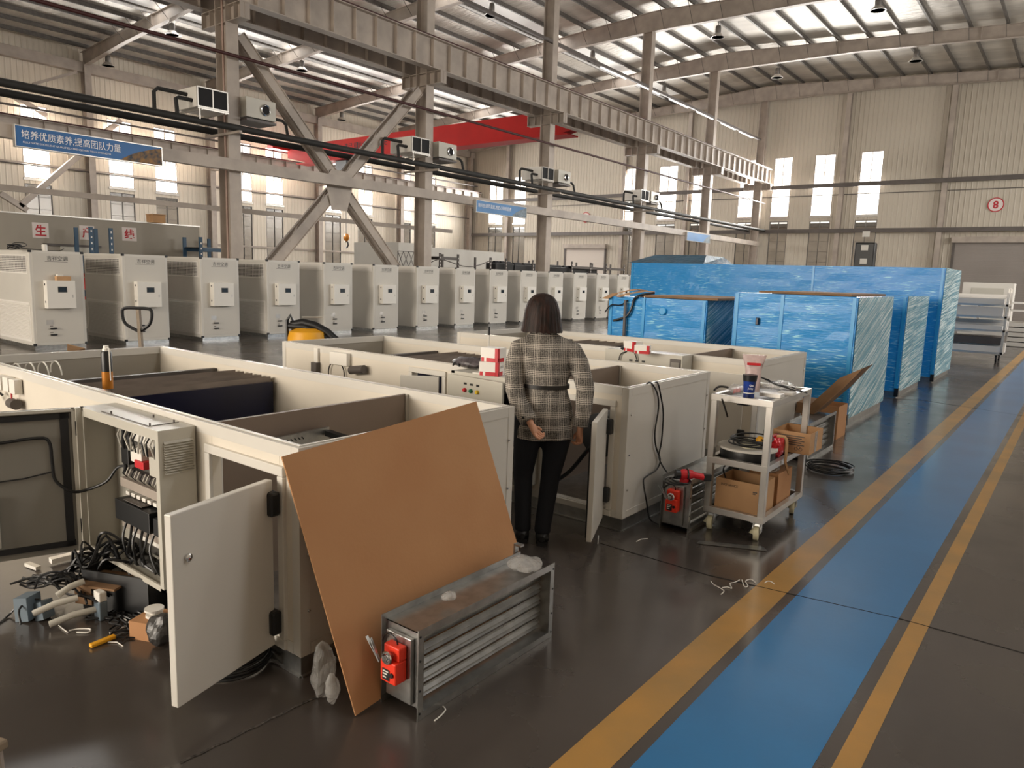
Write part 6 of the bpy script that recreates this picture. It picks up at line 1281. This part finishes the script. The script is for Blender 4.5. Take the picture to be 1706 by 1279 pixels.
# ================================================================ THE WOMAN
def person():
    O = V((-2.78, 3.88, 0)); n = O.normalized(); rr = V((n.y, -n.x, 0))
    rz = math.atan2(rr.y, rr.x)
    t = thing('person', 'woman seen from behind in belted plaid jacket and dark trousers, walking between the casings', 'person', O, None, rz)
    # body: one continuous skin over a jointed skeleton (local x right, y away from the camera, z up)
    vs, es, rs = [], [], []
    def add(p, r, par=None):
        vs.append(V(p)); rs.append(r if isinstance(r, tuple) else (r, r)); i = len(vs)-1
        if par is not None: es.append((par, i))
        return i
    pel = add((.03, 0, .90), (.12, .09)); sp = add((.03, .01, 1.05), (.11, .08), pel); ch = add((.03, .01, 1.24), (.13, .085), sp)
    nb = add((.02, .015, 1.38), (.07, .06), ch); nk = add((.0, .03, 1.46), .048, nb); jaw = add((-.005, .05, 1.53), (.062, .07), nk); hd = add((-.01, .045, 1.60), (.072, .082), jaw); tp = add((-.012, .04, 1.645), (.05, .058), hd)
    def arm(sh, el, wr, palm, fdir, side, thumb):
        a = add(sh, .048, ch); b = add(el, .038, a); c = add(wr, .024, b); h = add(palm, (.032, .018), c)
        fdir = V(fdir).normalized(); P = V(palm); sd_ = V(side).normalized()
        for k in range(4):
            L = (.062, .07, .066, .052)[k]; o = P+sd_*(.024-.016*k)+fdir*.03
            i0 = add(o, .0095, h); cl = (V(thumb)*.4).normalized()
            i1 = add(o+fdir*L*.45, .009, i0); i2 = add(o+fdir*L*.62+cl*L*.35, .0085, i1); add(o+fdir*L*.45+cl*L*.62, .0075, i2)
        i0 = add(P+sd_*.032+fdir*.0, .0105, h); i1 = add(P+sd_*.045+fdir*.022+V(thumb)*.006, .0095, i0); add(P+sd_*.04+fdir*.045+V(thumb)*.014, .008, i1)
    arm((-.15, 0, 1.34), (-.172, -.07, 1.07), (-.06, -.19, .87), (-.035, -.215, .825), (.75, -.2, -.65), (-.3, 0.2, .9) if False else (.35, .75, .45), (.3, .9, .1))
    arm((.20, 0, 1.34), (.29, -.03, 1.08), (.272, -.05, .83), (.268, -.05, .775), (.0, .05, -1), (-.6, .8, 0), (-.9, .2, .1))
    for hx, kx, ax, fy, ky in ((-.075, -.098, -.088, .02, .05), (.125, .088, .048, -.02, .02)):
        a = add((hx, 0, .82), .085, pel); k = add((kx, ky, .46), .055, a); an = add((ax, fy, .10), .036, k); he = add((ax, fy-.02, .05), .034, an); add((ax, fy+.13, .035), (.034, .024), he)
    add((-.01, .13, 1.565), .012, jaw)
    me = bpy.data.meshes.new('body'); me.from_pydata([tuple(v) for v in vs], es, []); me.update()
    o = bpy.data.objects.new('body_tmp', me); COL.objects.link(o)
    sk = o.modifiers.new('skin', 'SKIN'); sk.use_smooth_shade = True
    for i, d in enumerate(me.skin_vertices[0].data): d.radius = rs[i]; d.use_root = (i == 0)
    ss = o.modifiers.new('sub', 'SUBSURF'); ss.levels = ss.render_levels = 2
    def bake(ob, name, m, parent):
        bpy.context.view_layer.update(); dg = bpy.context.evaluated_depsgraph_get()
        q = bpy.data.meshes.new_from_object(ob.evaluated_get(dg)); bpy.data.objects.remove(ob); q.materials.clear(); q.materials.append(m); q.name = name
        q.polygons.foreach_set('use_smooth', [True]*len(q.polygons)); r = bpy.data.objects.new(name, q); COL.objects.link(r); r.parent = parent; WO[r.name] = V((0, 0, 0)); return r
    body = bake(o, 'body', M['skin'], t)
    # face (turned away from the camera)
    for s in (-.028, .028): MB().ball((-.01+s, .118, 1.605), .011, 6).build('eye', M['white'], t, smooth=True, local=True)
    MB().ball((-.008, .118, 1.535), .018, 6, (1.2, .5, .35)).build('mouth', mat('lip', 'a85a50', .5), t, smooth=True, local=True)
    def loft(rings, n=40, cap=True):
        mb = MB()
        for (cx, cy, cz, rx, ry, tilt) in rings:
            for i in range(n):
                a = 2*PI*i/n; c, s = math.cos(a), math.sin(a); k = 1.
                mb.v.append(V((cx+rx*c, cy+ry*s, cz+tilt*c)))
        for j in range(len(rings)-1):
            for i in range(n): mb.f.append((j*n+i, j*n+(i+1) % n, (j+1)*n+(i+1) % n, (j+1)*n+i)); mb.mi.append(0)
        if cap: mb.f.append(tuple(range(n-1, -1, -1))); mb.f.append(tuple((len(rings)-1)*n+i for i in range(n))); mb.mi += [0, 0]
        return mb
    def merge(*ms):
        r = MB()
        for q in ms:
            b = len(r.v); r.v += q.v; r.f += [tuple(i+b for i in f) for f in q.f]; r.mi += q.mi
        return r
    def remesh(mb, name, m, vox, sm=3):
        x = mb.build('tmp', m, None); r = x.modifiers.new('r', 'REMESH'); r.mode = 'VOXEL'; r.voxel_size = vox
        s = x.modifiers.new('s', 'SMOOTH'); s.factor = .5; s.iterations = sm
        return bake(x, name, m, t)
    torso = loft([(.034, -.005, .738, .198, .145, .006), (.034, -.005, .80, .196, .146, .004), (.034, 0, .90, .185, .142, 0), (.034, 0, 1.0, .165, .128, 0), (.034, 0, 1.075, .146, .112, 0), (.034, .0, 1.10, .146, .112, 0), (.034, .0, 1.17, .158, .118, 0), (.03, .005, 1.27, .178, .122, 0), (.028, .005, 1.33, .19, .115, 0), (.024, .01, 1.375, .175, .098, -.0), (.015, .015, 1.41, .12, .08, 0), (.005, .02, 1.44, .074, .07, 0), (.0, .022, 1.475, .068, .066, 0)])
    def sleeve(pts): return MB().tube([p for p, _ in pts], 1, 20, True, [r for _, r in pts])
    sl = sleeve([((-.08, .005, 1.345), .066), ((-.150, 0, 1.318), .072), ((-.172, -.02, 1.24), .068), ((-.178, -.045, 1.14), .062), ((-.172, -.07, 1.07), .06), ((-.14, -.11, .98), .058), ((-.095, -.155, .91), .054), ((-.066, -.185, .872), .052)])
    sr = sleeve([((.12, .005, 1.345), .066), ((.198, 0, 1.315), .072), ((.242, -.01, 1.24), .069), ((.275, -.025, 1.15), .062), ((.291, -.03, 1.08), .06), ((.29, -.04, .98), .056), ((.28, -.05, .90), .052), ((.273, -.05, .825), .05)])
    full = merge(torso, sl, sr)
    coat = remesh(full, 'jacket', M['plaid'], .008, 4)
    # soft folds
    for v in coat.data.vertices:
        q = v.co; k = mnoise.noise((q.x*14, q.y*8, q.z*9))*.006+mnoise.noise((q.x*30, q.y*30, q.z*6))*.003
        if .95 < q.z < 1.2 and abs(q.x-.034) < .17: k += .004*math.sin((q.x)*95)*math.exp(-((q.z-1.085)/.06)**2)
        v.co += v.normal*k
    b = loft([(.034, -.0, 1.074, .151, .118, 0), (.034, 0, 1.074, .157, .124, 0), (.034, 0, 1.10, .157, .124, 0), (.034, 0, 1.10, .151, .118, 0)], 48, False); b.build('belt', M['belt'], t, smooth=True, local=True)
    MB().ball((-.105, -.215, .905), .009, 5).build('cuff_button', M['belt'], t, smooth=True, local=True)
    # trousers and shoes
    def leg(hx, kx, ax, fy, ky): return MB().tube([V((hx, 0, .88)), V((hx, .0, .76)), V(((hx+kx)/2, ky*.6, .6)), V((kx, ky, .46)), V(((kx+ax)/2, (ky+fy)/2, .28)), V((ax, fy, .12)), V((ax, fy, .075))], 1, 22, True, [.10, .098, .08, .066, .06, .056, .058])
    seat = loft([(.025, 0, .74, .14, .10, 0), (.028, 0, .80, .175, .125, 0), (.03, 0, .95, .16, .12, 0)], 30)
    remesh(merge(seat, leg(-.075, -.098, -.088, .02, .05), leg(.125, .088, .048, -.02, .02)), 'trousers', M['trouser'], .012, 3)
    for ax, fy in ((-.088, .02), (.048, -.02)):
        mb = MB().tube([(ax, fy-.065, .05), (ax, fy-.04, .05), (ax, fy+.04, .05), (ax, fy+.12, .042), (ax, fy+.165, .032)], 1, 16, True, [.02, .045, .046, .042, .018])
        mb.tube([(ax, fy-.01, .05), (ax, fy-.005, .15)], .045, 14)
        for v in mb.v: v.z = max(.012, v.z)
        s = mb.build('shoe', M['shoe'], t, smooth=True, local=True); MB().box((ax-.035, fy-.06, .0), (ax+.035, fy, .03)).box((ax-.042, fy+.02, .0), (ax+.042, fy+.15, .016)).build('sole', M['black_matte'], s, local=True)
    # hair: shoulder-length bob open over the face
    mb = MB(); na, nz = 56, 22; prof = [(1.692, .001), (1.688, .035), (1.672, .068), (1.645, .093), (1.61, .108), (1.57, .118), (1.53, .124), (1.49, .13), (1.455, .137), (1.435, .141)]
    def rad(z):
        for (z0, r0), (z1, r1) in zip(prof, prof[1:]):
            if z1 <= z <= z0: return r0+(r1-r0)*(z0-z)/(z0-z1)
        return prof[-1][1]
    for s in (0, .016):
        for j in range(nz+1):
            u = j/nz
            for i in range(na+1):
                a = math.radians(-215+250*i/na)             # gap over the face (+y)
                low = 1.44+.012*mnoise.noise((i*.35, 3, 0))+.004*math.sin(i*1.7)
                z = 1.692-(1.692-low)*(1-math.cos(u*PI/2))**.9 if u < .6 else None
                z = 1.692-(1.692-low)*(u**1.6)
                r = rad(min(1.692, max(1.435, z)))*(1+.025*mnoise.noise((i*.5, u*1.2, 2))+.012*math.sin(i*2.3+u*2))-s*(min(1, u*4))
                mb.v.append(V((-.008+r*math.cos(a)*.98, .03+r*math.sin(a)*1.02, z)))
    k = (nz+1)*(na+1)
    for j in range(nz):
        for i in range(na):
            a = j*(na+1)+i; mb.f.append((a, a+1, a+na+2, a+na+1)); mb.f.append((k+a, k+a+na+1, k+a+na+2, k+a+1)); mb.mi += [0, 0]
    for i in range(na): a = nz*(na+1)+i; mb.f.append((a, a+1, k+a+1, k+a)); mb.mi.append(0)
    for j in range(nz):
        for i in (0, na): a = j*(na+1)+i; mb.f.append((a, a+na+1, k+a+na+1, k+a)); mb.mi.append(0)
    mb.build('hair', M['hair'], t, smooth=True, local=True)
person()
